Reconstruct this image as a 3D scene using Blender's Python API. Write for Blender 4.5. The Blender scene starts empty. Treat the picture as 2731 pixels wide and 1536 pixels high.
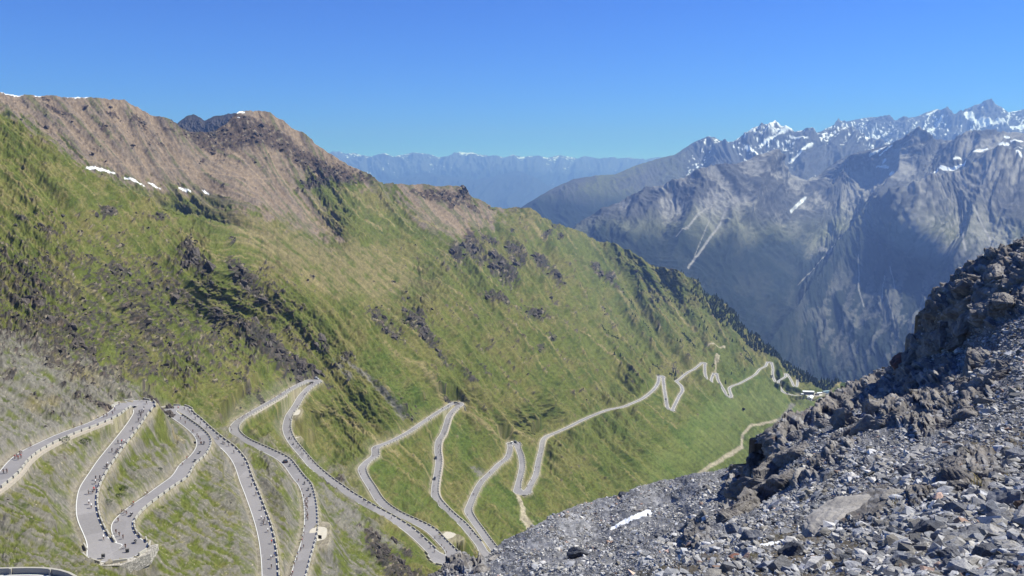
import bpy, bmesh, math, random, time
import numpy as np
T0=time.time()
def log(*a): print('[%.1f]'%(time.time()-T0),*a,flush=True)
C=bpy.context.scene.collection
S=bpy.context.scene
R=math.radians
# ---------------------------------------------------------------- camera, sky, sun, exposure
FPX=2050.;CX=1365.5;CY=768.;PITCH=R(8.5)
cam=bpy.data.cameras.new('camera'); co=bpy.data.objects.new('camera',cam); C.objects.link(co)
co.location=(0,0,0); co.rotation_euler=(R(90)-PITCH,0,0)
cam.sensor_width=36; cam.lens=FPX/2731*36; cam.clip_start=.1; cam.clip_end=120000
S.camera=co
SUN_AZ=R(72); SUN_EL=R(49)          # azimuth to the right of the view direction (+Y)
W=bpy.data.worlds.new('World'); S.world=W; W.use_nodes=True
nt=W.node_tree; bg=nt.nodes['Background']
sky=nt.nodes.new('ShaderNodeTexSky'); sky.sky_type='NISHITA'; sky.sun_disc=False
sky.sun_elevation=SUN_EL; sky.sun_rotation=SUN_AZ; sky.altitude=2800; sky.air_density=.9; sky.dust_density=.1; sky.ozone_density=6
hs=nt.nodes.new('ShaderNodeHueSaturation'); hs.inputs['Saturation'].default_value=1.75; hs.inputs['Hue'].default_value=.512; nt.links.new(sky.outputs[0],hs.inputs['Color'])
gm=nt.nodes.new('ShaderNodeGamma'); gm.inputs['Gamma'].default_value=1.24; nt.links.new(hs.outputs[0],gm.inputs[0])
nt.links.new(gm.outputs[0],bg.inputs[0]); bg.inputs[1].default_value=.066
sl=bpy.data.lights.new('sun','SUN'); so=bpy.data.objects.new('sun',sl); C.objects.link(so)
sl.energy=5.0; sl.angle=R(.53); sl.color=(1,.95,.88)
so.rotation_euler=(R(90)-SUN_EL,0,-SUN_AZ)   # lamp -Z points away from the sun
so.rotation_euler=(-(R(90)-SUN_EL),0,-SUN_AZ)
S.view_settings.view_transform='Standard'; S.view_settings.look='None'; S.view_settings.exposure=.85; S.view_settings.gamma=1
S.render.resolution_x=1024; S.render.resolution_y=576

# ---------------------------------------------------------------- numeric helpers
def ray(x,y):
    u=(np.asarray(x,float)-CX)/FPX; v=-(np.asarray(y,float)-CY)/FPX
    return u,np.cos(PITCH)+v*np.sin(PITCH),-np.sin(PITCH)+v*np.cos(PITCH)
def world(x,y,Y):
    u,a,b=ray(x,y); k=Y/a
    return np.stack([u*k,a*k,b*k],-1)
def to_px(P):
    x,y,z=P[...,0],P[...,1],P[...,2]
    f=y*np.cos(PITCH)-z*np.sin(PITCH); up=y*np.sin(PITCH)+z*np.cos(PITCH)
    return CX+FPX*x/f, CY-FPX*up/f
def ss(a,b,x):
    t=np.clip((x-a)/(b-a),0,1); return t*t*(3-2*t)
_rs=np.random.RandomState(7)
_G=_rs.uniform(0,2*np.pi,65536); _GX=np.cos(_G).astype(np.float32); _GY=np.sin(_G).astype(np.float32)
_U=_rs.rand(65536).astype(np.float32); _V=_rs.rand(65536).astype(np.float32); _Wt=_rs.rand(65536).astype(np.float32)
def _h(ix,iy,s): return ((ix*73856093)^(iy*19349663)^(s*83492791+iy*ix*31))&65535
def perlin(x,y,s=0):
    x=np.asarray(x,float); y=np.asarray(y,float)
    ix=np.floor(x).astype(np.int64); iy=np.floor(y).astype(np.int64)
    fx=(x-ix); fy=(y-iy)
    ux=fx*fx*fx*(fx*(fx*6-15)+10); uy=fy*fy*fy*(fy*(fy*6-15)+10)
    def g(a,b):
        h=_h(ix+a,iy+b,s); return _GX[h]*(fx-a)+_GY[h]*(fy-b)
    n0=g(0,0)*(1-ux)+g(1,0)*ux; n1=g(0,1)*(1-ux)+g(1,1)*ux
    return (n0*(1-uy)+n1*uy)*1.5
def fbm(x,y,o=4,s=0,g=.5,l=2.07):
    a=1.;t=0;n=0
    for i in range(o):
        t=t+a*perlin(x,y,s+i*17); n+=a; a*=g; x=x*l+3.1; y=y*l+1.7
    return t/n
def ridged(x,y,o=5,s=0,g=.5,l=2.1):
    a=1.;t=0;n=0;w=1.
    for i in range(o):
        r=1-np.abs(perlin(x,y,s+i*13)); r=r*r*w; t=t+a*r; n+=a; w=np.clip(r*1.6,0,1); a*=g; x=x*l+5.3; y=y*l+2.9
    return t/n
def worley(x,y,s=0):
    """returns F1, F2, cell value"""
    ix=np.floor(x).astype(np.int64); iy=np.floor(y).astype(np.int64)
    f1=np.full(x.shape,9.);f2=np.full(x.shape,9.);cv=np.zeros(x.shape)
    for a in (-1,0,1):
        for b in (-1,0,1):
            h=_h(ix+a,iy+b,s); d=np.hypot(ix+a+_U[h]-x,iy+b+_V[h]-y)
            m=d<f1; f2=np.where(m,f1,np.minimum(f2,d)); cv=np.where(m,_Wt[h],cv); f1=np.where(m,d,f1)
    return f1,f2,cv
def polyline_y(pts,xs):
    p=np.array(pts,float); return np.interp(xs,p[:,0],p[:,1])
def tps_fit(P,v,lam=0.):
    n=len(P); d=np.hypot(P[:,None,0]-P[None,:,0],P[:,None,1]-P[None,:,1])
    K=np.where(d>0,d*d*np.log(d+1e-12),0)+lam*np.eye(n)
    A=np.zeros((n+3,n+3)); A[:n,:n]=K; A[:n,n]=1; A[:n,n+1:]=P; A[n,:n]=1; A[n+1:,:n]=P.T
    return np.linalg.solve(A,np.r_[v,0,0,0])
def tps_eval(P,w,Q):
    out=np.empty(len(Q)); n=len(P)
    for i in range(0,len(Q),20000):
        q=Q[i:i+20000]; d=np.hypot(q[:,None,0]-P[None,:,0],q[:,None,1]-P[None,:,1])
        out[i:i+20000]=(d*d*np.log(d+1e-12))@w[:n]+w[n]+q@w[n+1:]
    return out
class Depth:
    """smooth forward distance over the view directions, through measured control points"""
    def __init__(s,ctrl,box,step=10,lam=1e-4):
        c=np.array(ctrl,float); P=c[:,:2]/500.; w=tps_fit(P,np.log(c[:,2]),lam)
        s.x0,s.y0,x1,y1=box; s.st=step
        gx=np.arange(s.x0,x1+step,step); gy=np.arange(s.y0,y1+step,step)
        X,Y=np.meshgrid(gx,gy); s.g=tps_eval(P,w,np.stack([X.ravel(),Y.ravel()],-1)/500.).reshape(X.shape)
    def __call__(s,x,y):
        fx=np.clip((np.asarray(x,float)-s.x0)/s.st,0,s.g.shape[1]-1.001); fy=np.clip((np.asarray(y,float)-s.y0)/s.st,0,s.g.shape[0]-1.001)
        i=fx.astype(int); j=fy.astype(int); a=fx-i; b=fy-j; g=s.g
        return np.exp((g[j,i]*(1-a)+g[j,i+1]*a)*(1-b)+(g[j+1,i]*(1-a)+g[j+1,i+1]*a)*b)
def seg_dist(X,Y,pts):
    """distance in pixels from grid points to a polyline, and position 0..1 along it"""
    p=np.array(pts,float); best=np.full(X.shape,1e9); tt=np.zeros(X.shape); n=len(p)-1
    for i in range(n):
        a=p[i];d=p[i+1]-a; L=d@d+1e-9
        t=np.clip(((X-a[0])*d[0]+(Y-a[1])*d[1])/L,0,1)
        e=np.hypot(X-a[0]-t*d[0],Y-a[1]-t*d[1]); m=e<best
        best=np.where(m,e,best); tt=np.where(m,(i+t)/n,tt)
    return best,tt
def in_poly(X,Y,pts):
    p=np.array(pts,float); c=np.zeros(X.shape,bool); j=len(p)-1
    for i in range(len(p)):
        xi,yi=p[i];xj,yj=p[j]
        m=((yi>Y)!=(yj>Y))&(X<(xj-xi)*(Y-yi)/((yj-yi)+1e-12)+xi); c^=m; j=i
    return c
def poly_soft(X,Y,pts,soft,wob=0):
    """1 inside, 0 outside, soft edge"""
    d,_=seg_dist(X,Y,list(pts)+[pts[0]]); sgn=np.where(in_poly(X,Y,pts),1,-1)*d+wob
    return ss(-soft,soft,sgn)
def normals(P):
    di=np.gradient(P,axis=0); dj=np.gradient(P,axis=1); n=np.cross(dj,di); n/=np.linalg.norm(n,axis=-1,keepdims=True)+1e-12
    return n*np.sign(n[...,2:3]+1e-9)
def fall_dir(P):
    """downhill direction in grid index space, unit length in index space"""
    Pi=np.gradient(P,axis=0); Pj=np.gradient(P,axis=1)
    a=(Pi*Pi).sum(-1); b=(Pi*Pj).sum(-1); c=(Pj*Pj).sum(-1); zi=Pi[...,2]; zj=Pj[...,2]
    det=a*c-b*b+1e-9; vi=-(c*zi-b*zj)/det; vj=-(-b*zi+a*zj)/det
    L=np.hypot(vi,vj)+1e-12; return vi/L,vj/L
def lic(N,vi,vj,steps):
    """smear a noise field along the fall lines"""
    h,w=N.shape; I,J=np.meshgrid(np.arange(h,dtype=float),np.arange(w,dtype=float),indexing='ij'); acc=N.copy(); n=1
    for sg in (1,-1):
        a=I.copy();b=J.copy()
        for k in range(steps):
            ia=np.clip(a,0,h-1).astype(int); ib=np.clip(b,0,w-1).astype(int)
            a+=sg*vi[ia,ib]; b+=sg*vj[ia,ib]
            acc+=N[np.clip(a+.5,0,h-1).astype(int),np.clip(b+.5,0,w-1).astype(int)]; n+=1
    r=acc/n; return (r-r.mean())/(r.std()+1e-9)
def srgb(r,g,b):
    c=np.array([r,g,b],float)/255.; return np.where(c<=.04045,c/12.92,((c+.055)/1.055)**2.4)
def mix(a,b,t): return a*(1-t[...,None])+b*t[...,None]
def grid_mesh(name,P,col=None,smooth=True,mat=None,extra=None):
    h,w=P.shape[:2]; me=bpy.data.meshes.new(name)
    me.vertices.add(h*w); me.vertices.foreach_set('co',P.reshape(-1).astype(np.float32))
    idx=np.arange(h*w).reshape(h,w)
    q=np.stack([idx[:-1,:-1],idx[1:,:-1],idx[1:,1:],idx[:-1,1:]],-1).reshape(-1,4)
    nf=len(q); me.loops.add(nf*4); me.loops.foreach_set('vertex_index',q.reshape(-1).astype(np.int32))
    me.polygons.add(nf); me.polygons.foreach_set('loop_start',np.arange(0,nf*4,4,dtype=np.int32))
    me.polygons.foreach_set('use_smooth',np.full(nf,smooth))
    me.update(calc_edges=True)
    if col is not None:
        at=me.color_attributes.new('tint','FLOAT_COLOR','POINT')
        at.data.foreach_set('color',np.concatenate([col,np.ones(col.shape[:2]+(1,))],-1).reshape(-1).astype(np.float32))
    if extra is not None:
        for k,v in extra.items():
            at=me.attributes.new(k,'FLOAT','POINT'); at.data.foreach_set('value',v.reshape(-1).astype(np.float32))
    o=bpy.data.objects.new(name,me); C.objects.link(o)
    if mat: me.materials.append(mat)
    return o
def poly_mesh(name,V,Fs,mats,fm=None,smooth=False,parent=None,col=None):
    me=bpy.data.meshes.new(name); V=np.asarray(V,float)
    me.from_pydata(V.tolist(),[],[tuple(int(k) for k in f) for f in Fs]); 
    for m in (mats if isinstance(mats,(list,tuple)) else [mats]): me.materials.append(m)
    if fm is not None: me.polygons.foreach_set('material_index',np.array(fm,dtype=np.int32))
    if smooth: me.polygons.foreach_set('use_smooth',np.ones(len(me.polygons),bool))
    if col is not None:
        at=me.color_attributes.new('tint','FLOAT_COLOR','POINT')
        at.data.foreach_set('color',np.concatenate([col,np.ones((len(col),1))],-1).reshape(-1).astype(np.float32))
    me.update()
    o=bpy.data.objects.new(name,me); C.objects.link(o)
    if parent is not None: o.parent=parent
    return o
def tri_mesh(name,V,T,mat,col=None,smooth=False):
    """fast build from numpy triangles"""
    me=bpy.data.meshes.new(name); me.vertices.add(len(V)); me.vertices.foreach_set('co',V.reshape(-1).astype(np.float32))
    nf=len(T); me.loops.add(nf*3); me.loops.foreach_set('vertex_index',T.reshape(-1).astype(np.int32))
    me.polygons.add(nf); me.polygons.foreach_set('loop_start',np.arange(0,nf*3,3,dtype=np.int32))
    me.polygons.foreach_set('use_smooth',np.full(nf,smooth))
    me.update(calc_edges=True)
    if col is not None:
        at=me.color_attributes.new('tint','FLOAT_COLOR','POINT')
        at.data.foreach_set('color',np.concatenate([col,np.ones((len(V),1))],-1).reshape(-1).astype(np.float32))
    me.materials.append(mat); o=bpy.data.objects.new(name,me); C.objects.link(o); return o
def tag(o,label=None,cat=None,group=None,kind=None):
    if label: o['label']=label
    if cat: o['category']=cat
    if group: o['group']=group
    if kind: o['kind']=kind
    return o
def empty(name,loc,rz=0):
    o=bpy.data.objects.new(name,None); C.objects.link(o); o.location=loc; o.rotation_euler=(0,0,rz); o.empty_display_size=.2; return o
# ---------------------------------------------------------------- materials
def mat_plain(name,col,rough=.8,noise=0,scale=5,metal=0,spec=.3):
    m=bpy.data.materials.new(name); m.use_nodes=True; n=m.node_tree; b=n.nodes['Principled BSDF']
    b.inputs['Roughness'].default_value=rough; b.inputs['Metallic'].default_value=metal; b.inputs['Specular IOR Level'].default_value=spec
    c=tuple(col)+(1,)
    b.inputs['Base Color'].default_value=c
    if noise:
        t=n.nodes.new('ShaderNodeTexNoise'); t.inputs['Scale'].default_value=scale; t.inputs['Detail'].default_value=5
        g=n.nodes.new('ShaderNodeNewGeometry'); n.links.new(g.outputs['Position'],t.inputs['Vector'])
        r=n.nodes.new('ShaderNodeMapRange'); r.inputs['To Min'].default_value=1-noise; r.inputs['To Max'].default_value=1+noise
        n.links.new(t.outputs[0],r.inputs[0])
        x=n.nodes.new('ShaderNodeVectorMath'); x.operation='SCALE'; x.inputs[0].default_value=col[:3]
        n.links.new(r.outputs[0],x.inputs['Scale']); n.links.new(x.outputs[0],b.inputs['Base Color'])
    return m
def mat_ground(name,s1,a1,s2,a2,bump=0,bscale=1,rough=.95,spec=.1):
    """base colour from the surface-cover attribute, broken up by two procedural noises, optional bump"""
    m=bpy.data.materials.new(name); m.use_nodes=True; n=m.node_tree; b=n.nodes['Principled BSDF']
    b.inputs['Roughness'].default_value=rough; b.inputs['Specular IOR Level'].default_value=spec
    at=n.nodes.new('ShaderNodeAttribute'); at.attribute_name='tint'
    g=n.nodes.new('ShaderNodeNewGeometry'); cur=at.outputs['Color']
    for s,a in ((s1,a1),(s2,a2)):
        if not a: continue
        t=n.nodes.new('ShaderNodeTexNoise'); t.inputs['Scale'].default_value=s; t.inputs['Detail'].default_value=6; t.inputs['Roughness'].default_value=.65
        n.links.new(g.outputs['Position'],t.inputs['Vector'])
        r=n.nodes.new('ShaderNodeMapRange'); r.inputs['From Min'].default_value=.3; r.inputs['From Max'].default_value=.7; r.inputs['To Min'].default_value=1-a; r.inputs['To Max'].default_value=1+a
        n.links.new(t.outputs[0],r.inputs[0]); x=n.nodes.new('ShaderNodeVectorMath'); x.operation='SCALE'
        n.links.new(cur,x.inputs[0]); n.links.new(r.outputs[0],x.inputs['Scale']); cur=x.outputs[0]
    n.links.new(cur,b.inputs['Base Color'])
    if bump:
        t=n.nodes.new('ShaderNodeTexNoise'); t.inputs['Scale'].default_value=bscale; t.inputs['Detail'].default_value=8; t.inputs['Roughness'].default_value=.7
        n.links.new(g.outputs['Position'],t.inputs['Vector'])
        bp=n.nodes.new('ShaderNodeBump'); bp.inputs['Distance'].default_value=bump; bp.inputs['Strength'].default_value=1
        n.links.new(t.outputs[0],bp.inputs['Height']); n.links.new(bp.outputs[0],b.inputs['Normal'])
    return m
#==BODY==

def mat_asphalt(name,col):
    m=mat_plain(name,col,.9,.16,.09); n=m.node_tree; b=n.nodes['Principled BSDF']; sc=b.inputs['Base Color'].links[0].from_socket
    g=n.nodes.new('ShaderNodeNewGeometry'); v=n.nodes.new('ShaderNodeTexVoronoi'); v.inputs['Scale'].default_value=.05; n.links.new(g.outputs['Position'],v.inputs['Vector'])
    sp=n.nodes.new('ShaderNodeSeparateColor'); n.links.new(v.outputs['Color'],sp.inputs[0]); r=n.nodes.new('ShaderNodeMapRange'); r.inputs['To Min'].default_value=.86; r.inputs['To Max'].default_value=1.1; n.links.new(sp.outputs[0],r.inputs[0])
    t=n.nodes.new('ShaderNodeTexNoise'); t.inputs['Scale'].default_value=1.4; t.inputs['Detail'].default_value=6; n.links.new(g.outputs['Position'],t.inputs['Vector']); r2=n.nodes.new('ShaderNodeMapRange'); r2.inputs['To Min'].default_value=.84; r2.inputs['To Max'].default_value=1.16; n.links.new(t.outputs[0],r2.inputs[0])
    mu=n.nodes.new('ShaderNodeMath'); mu.operation='MULTIPLY'; n.links.new(r.outputs[0],mu.inputs[0]); n.links.new(r2.outputs[0],mu.inputs[1])
    x=n.nodes.new('ShaderNodeVectorMath'); x.operation='SCALE'; n.links.new(sc,x.inputs[0]); n.links.new(mu.outputs[0],x.inputs['Scale']); n.links.new(x.outputs[0],b.inputs['Base Color']); return m
# ================================================================ THE ROAD, traced and graded
WN={'1':(0,1000,5.367),'2':(0,1266,5.367),'3':(440,980,5.367),'4':(440,1266,5.367),'5':(880,1050,6.44),'7':(1200,1100,6.44),'8':(1660,930,6.44),'9':(1980,940,8.05),'z':(850,950,2.472),'y':(1650,850,3.22),'D':(0,0,.9433)}
def TR(w,pts):
    a,b,k=WN[w];return [(a+p[0]/k,b+p[1]/k)+tuple(p[2:]) for p in pts]
rd=[]
rd+=TR('1',[(-330,1750),(-150,1620),(0,1500),(110,1400),(250,1230),(400,1110),(600,1000),(950,840),(1350,690),(1600,570),(1720,480),(1850,410),(1970,395),(2040,430),(2040,500),(1990,580),(1880,740),(1700,970),(1520,1200)])
rd+=TR('2',[(1370,0),(1270,180),(1230,400),(1250,600),(1330,800),(1430,1000),(1520,1110),(1620,1150),(1750,1140),(1860,1070),(1860,980),(1770,850),(1745,700),(1810,600),(1960,460),(2170,310),(2400,140),(2560,30)])
rd+=TR('3',[(310,1390),(470,1250),(550,1100),(530,1000),(430,890),(300,790),(200,720),(120,670),(60,620),(70,585),(150,580),(240,605),(340,680),(430,750),(600,910),(780,1060),(900,1150),(1010,1270),(1080,1380)])
rd+=TR('4',[(1160,80),(1230,250),(1330,520),(1410,760),(1460,1000),(1490,1250),(1500,1449),(1510,1700),(1560,1850),(1700,1850),(1810,1700),(1900,1449),(1960,1230),(2020,1040),(2070,850),(2085,640),(2075,450),(2050,300),(2000,150),(1900,30)])
rd+=TR('3',[(1780,1400),(1690,1310),(1500,1210),(1300,1120),(1130,1040),(1010,940),(985,860),(1060,760),(1200,670),(1400,555),(1600,440),(1800,310),(1950,230),(2070,190),(2150,180),(2160,210),(2060,290),(1950,410),(1860,560),(1780,680),(1745,790),(1740,880),(1770,980),(1830,1080),(1930,1200),(2040,1330),(2110,1410)])
rd+=TR('z',[(60,810),(130,860),(200,910),(250,940),(350,1000),(470,1065),(600,1150),(690,1230),(760,1300),(800,1340),(850,1348),(890,1325),(870,1285),(810,1220),(740,1150),(650,1100),(560,1060),(470,1010),(400,950),(350,870),(300,790),(285,740),(320,695),(370,655),(375,605),(430,580),(500,550),(600,495),(680,440),(770,380),(850,330),(890,310),(925,308),(925,325),(900,345),(860,390),(840,450),(820,510),(790,560),(783,620),(790,680),(785,740),(775,800),(765,870),(770,930),(820,990),(880,1050),(950,1110),(1010,1180),(1060,1240),(1100,1310),(1150,1340),(1190,1330),(1170,1290),(1110,1210),(1060,1140),(1010,1070),(985,1020),(1000,970),(1030,900),(1070,830),(1130,770),(1190,710),(1240,670),(1258,620),(1262,580),(1280,568),(1300,575),(1315,610),(1335,670),(1338,740),(1325,800),(1310,870),(1325,900),(1365,900),(1385,870),(1400,840),(1430,780),(1445,700),(1465,620),(1475,560),(1500,530),(1560,505),(1650,465),(1750,415),(1900,355)])
rd+=TR('8',[(0,1000),(200,920),(350,850),(470,760),(570,660),(620,560),(625,490),(640,465),(690,480),(700,540),(720,700),(745,850),(770,1000),(805,1060),(840,1060),(865,1030),(920,920),(980,800),(1030,720),(1010,640),(950,580),(925,555),(970,530),(1050,460),(1130,400),(1230,350),(1320,280),(1370,240),(1410,245),(1415,320),(1420,420),(1440,500),(1460,575),(1515,580),(1530,520),(1560,440),(1590,415),(1620,450),(1640,530),(1700,640),(1760,740),(1790,820),(1830,835),(1870,810),(1850,750),(1835,680),(1880,640),(2000,600),(2150,520),(2280,440),(2360,350)])
rd+=TR('9',[(420,330),(500,290),(540,210),(610,215),(645,290),(655,370),(650,460),(670,560),(710,630),(760,665),(790,700),(830,790),(900,860),(1000,895),(1080,915),(1250,945)])
rd=np.array(rd)
def resample(p,step):
    d=np.r_[0,np.cumsum(np.hypot(*np.diff(p[:,:2],axis=0).T))]; out=[]; n=len(p)
    for t in np.arange(0,d[-1],step):
        i=min(np.searchsorted(d,t,side='right')-1,n-2); L=d[i+1]-d[i]; u=(t-d[i])/L
        p0=p[max(i-1,0)];p1=p[i];p2=p[i+1];p3=p[min(i+2,n-1)]
        L0=max(d[i]-d[max(i-1,0)],1e-6) if i>0 else L; L2=max(d[min(i+2,n-1)]-d[i+1],1e-6) if i+2<n else L
        m1=(p2-p0)/(L0+L)*L; m2=(p3-p1)/(L+L2)*L
        out.append((2*u**3-3*u**2+1)*p1+(u**3-2*u*u+u)*m1+(-2*u**3+3*u*u)*p2+(u**3-u*u)*m2)
    return np.array(out)
def march(pts,z0,g):
    """walk along the traced road, descending at grade g"""
    z=z0; P3=[]; u,Y,Z=ray(pts[:,0],pts[:,1]); k=z/Z[0]; cur=np.array([u[0]*k,Y[0]*k,z]);P3.append(cur)
    for i in range(1,len(pts)):
        zz=z
        for _ in range(30):
            k=zz/Z[i]; zz=.5*zz+.5*(z-g*np.hypot(u[i]*k-cur[0],Y[i]*k-cur[1]))
        z=zz;k=z/Z[i];cur=np.array([u[i]*k,Y[i]*k,z]);P3.append(cur)
    return np.array(P3)
RP=resample(rd,2.); RW=march(RP,-88.,.08)
# even 1.5 m world spacing, lightly smoothed
def respace(Pw,step):
    d=np.r_[0,np.cumsum(np.linalg.norm(np.diff(Pw,axis=0),axis=1))]; s=np.arange(0,d[-1],step)
    return np.stack([np.interp(s,d,Pw[:,k]) for k in range(3)],-1)
def smooth_line(Pw,n):
    k=np.ones(n)/n; Q=Pw.copy(); m=n//2; Q[m:-m]=np.stack([np.convolve(Pw[:,c],k,'valid') for c in range(Pw.shape[1])],-1); return Q
ROAD=smooth_line(respace(RW,1.5),5); log('road',len(ROAD),ROAD[-1])
def frame2(L):
    t=np.gradient(L[:,:2],axis=0); t/=np.linalg.norm(t,axis=1,keepdims=True)+1e-9
    return t,np.stack([t[:,1],-t[:,0]],-1)          # tangent, right-hand normal
RT,RN=frame2(ROAD)
ang=np.unwrap(np.arctan2(RT[:,1],RT[:,0])); curv=np.abs(np.gradient(ang))/1.5
HW=2.65+2.2*np.clip(smooth_line(np.stack([curv]*1,-1),9)[:,0]/.12,0,1)
# road on the level just below the viewpoint (only its outer parapet shows)
RA=resample(np.array([(-260,1570),(-100,1564),(0,1561),(70,1560),(115,1564),(150,1590),(160,1635),(120,1690)],float),3.)
RA=np.concatenate([world(RA[:,0],RA[:,1],118.+0*RA[:,0])]); RA[:,2]=RA[:,2]*0-67.5
u_,Y_,Z_=ray(*resample(np.array([(-260,1570),(-100,1564),(0,1561),(70,1560),(115,1564),(150,1590),(160,1635),(120,1690)],float),3.).T); RA=np.stack([u_/Z_*-67.5,Y_/Z_*-67.5,0*u_-67.5],-1)
RA=smooth_line(respace(RA,1.5),5)
# side branches: to the lower loop road and the forest switchback
def on_grade(w,pts,z0,g): 
    p=resample(np.array(TR(w,pts)),1.5); return smooth_line(respace(march(p,z0,g),2.),3)
BR1=on_grade('9',[(770,655),(790,600),(860,560),(930,510),(925,455),(950,450),(1010,540),(1070,640),(1100,715),(1140,735),(1170,715),(1180,650),(1185,550)],ROAD[-60,2]+14,.05)
ZB=ROAD[-1,2]-.5
PADS=[('9',[(1250,925),(1330,930),(1450,905),(1600,900),(1700,890)],ZB,13.),('9',[(1230,1065),(1380,1080)],ZB-5.,11.),('3',[(1895,600),(1870,680)],float(ROAD[ridx_('3',1830,660),2]) if 0 else None,3.)]
PADS=PADS[:2]
def near_road(w,x,y):
    sx,sy=TR(w,[(x,y)])[0]; ux,uy=to_px(ROAD); return ROAD[int(np.argmin(np.hypot(ux-sx,uy-sy)))]
# gravel pull-offs beside the road
PULL=[('z',[(815,1178),(840,1180),(865,1188),(885,1196)],near_road('z',790,1200)[2]-.15,4.5),('3',[(1895,600),(1885,640),(1865,690)],near_road('3',1830,640)[2]-.1,2.6),('3',[(1870,1000),(1885,1020)],near_road('3',1800,1030)[2]-.1,3.),('4',[(2200,745),(2190,850),(2170,960)],near_road('4',2070,850)[2]-.1,3.6)]
PADS+=PULL
# ================================================================ MAIN MOUNTAIN SIDE (left), one sheet of ground from the ridge to below the frame
ctrl=[]
for i in range(0,len(RP),14):
    if RP[i,1]<1700: ctrl.append((RP[i,0],RP[i,1],RW[i,1]))
for p in RA[::12]:
    x,y=to_px(p); ctrl.append((x,y,p[1]))
for p in BR1[::20]:
    x,y=to_px(p); ctrl.append((x,y,p[1]))
def front(x,y): u,a,b=ray(x,y); return -338/(b/a+.7*u/a-.1)       # the long grass slope
def wall(x,y): u,a,b=ray(x,y); return -961/(b/a+.55*u/a-.43)         # the brown wall of the cirque
ctrl+=[(0,302,700),(64,334,690),(159,403,670),(228,450,680),(318,503,710),(424,541,750),(509,578,800),(-200,220,640),
 (0,1000,290),(0,850,365),(0,700,440),(0,500,560),(200,900,380),(200,700,480),(200,500,620),(400,900,520),(400,700,610),(750,900,690),(550,1000,495),(700,960,600),(400,560,720),(600,900,640),(-200,1000,255),(-200,700,370),(-200,450,500),(400,1010,440),(200,1000,345)]
ctrl+=[(x,y,front(x,y)) for x,y in ((600,640),(600,760),(800,720),(800,800),(950,950),(950,800),(1050,850),(1150,950),(1150,800),(1300,900),(1350,780),(1350,1000),(1500,900),(1500,760),(1500,1000),(1700,900),(1700,780),(1650,1000),(1400,1090),(1250,1040),(1050,1040),(1600,700),(1500,650))]
wl=[(64,318),(159,385),(240,435),(380,485),(550,515),(0,243),(200,260),(330,265),(450,320),(300,380),(500,430),(-200,225),(-200,330),(0,330),(100,400),(200,460),(350,520)]
wr=[(600,345),(690,292),(790,350),(900,420),(1010,483),(700,400),(700,500),(850,520),(1000,530),(1150,540),(1250,497)]
ctrl+=[(x,y,wall(x,y)) for x,y in wr]
ctrl+=[(650,590,1120),(850,640,1230),(750,600,1200),(1000,700,1180),(1100,740,1230),(1200,700,1450),(1100,640,1500),(1300,640,1850),(950,580,1400),(1310,545,2150),(1370,556,2300),(1470,590,2600),(1569,625,2750),(1700,680,2600),(1800,720,2480),(1908,785,2350),(2014,901,2150),(2120,986,1980),(2226,1028,1850),(2320,1050,1850),(1850,900,1900),
 (1750,1310,850),(1700,1150,950),(1500,1200,822),(1400,1400,614),(1600,1350,745),(1980,1180,1110),(2080,1110,1330),(2250,1200,1150),(2300,1500,650),(1700,1550,480),(1400,1600,400),(1000,1600,300),(600,1650,215),(300,1560,185),(200,1650,150),(-200,1700,100),(-200,1450,165)]
ctrlB_=[c for c in ctrl if not c[0]<640]+[(x,y,wall(x,y)) for x,y in wl]+[(560,590,1250),(450,600,1330),(300,600,1250),(500,800,1100),(0,700,1100)]
DMa=Depth([c for c in ctrl if c[:2]!=(-200,220)]+[(300,400,720),(550,500,900),(0,200,790),(-200,150,700)],(-220,170,2380,1720),10); DMb=Depth(ctrlB_,(-220,170,2380,1720),10)
SPUR=[(-220,205),(0,300),(64,334),(159,403),(228,450),(318,503),(424,541),(509,578),(600,602),(700,618),(800,630),(1000,645),(2400,650)]
def DM(x,y):
    x=np.asarray(x,float);y=np.asarray(y,float); l=polyline_y(SPUR,x); w=ss(-1.5,2.5,l-y)*(1-ss(800,1000,x)); return np.exp(np.log(DMa(x,y))*(1-w)+np.log(DMb(x,y))*w)
for q in ((0,300),(0,600),(300,500),(300,800),(690,292),(850,620),(1100,700),(1250,497),(1500,800),(1700,900),(1600,1200),(2000,1100)):
    p=world(q[0],q[1],DM(*q)); log(q,p.round())
crestM=[(-220,222),(0,243),(40,250),(100,254),(200,260),(260,264),(330,265),(365,278),(400,300),(450,324),(480,340),(520,349),(560,350),(598,334),(625,311),(645,300),(690,291),(720,300),(760,325),(800,352),(850,388),(890,412),(930,440),(970,462),(1010,484),(1050,490),(1090,491),(1120,490),(1160,496),(1200,495),(1235,498),(1255,512),(1290,535),(1320,548),(1370,556),(1410,570),(1470,590),(1520,605),(1569,622),(1640,655),(1700,682),(1760,703),(1800,722),(1850,752),(1908,792),(1960,845),(2014,901),(2060,940),(2120,986),(2180,1012),(2230,1032),(2300,1045),(2380,1050)]
xs=np.arange(-200,2340,2.); NR=700
cy=polyline_y(crestM,xs)
rockc=ss(300,420,xs)*0+1
cy=cy+2.2*fbm(xs/30,xs*0,4,5)+1.5*ridged(xs/14,xs*0+7,3,6)*((xs<1330)|((xs>880)&(xs<1480)))
tt=np.linspace(0,1,NR)**1.08
PY=cy[None,:]+(1690-cy[None,:])*tt[:,None]; PX=np.repeat(xs[None,:],NR,0)
Yd=DM(PX,PY); P=world(PX,PY,Yd); log('M base')
P0=P.copy()
dist=np.linalg.norm(P0,axis=-1); px=dist/FPX                  # metres per photo pixel
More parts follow.
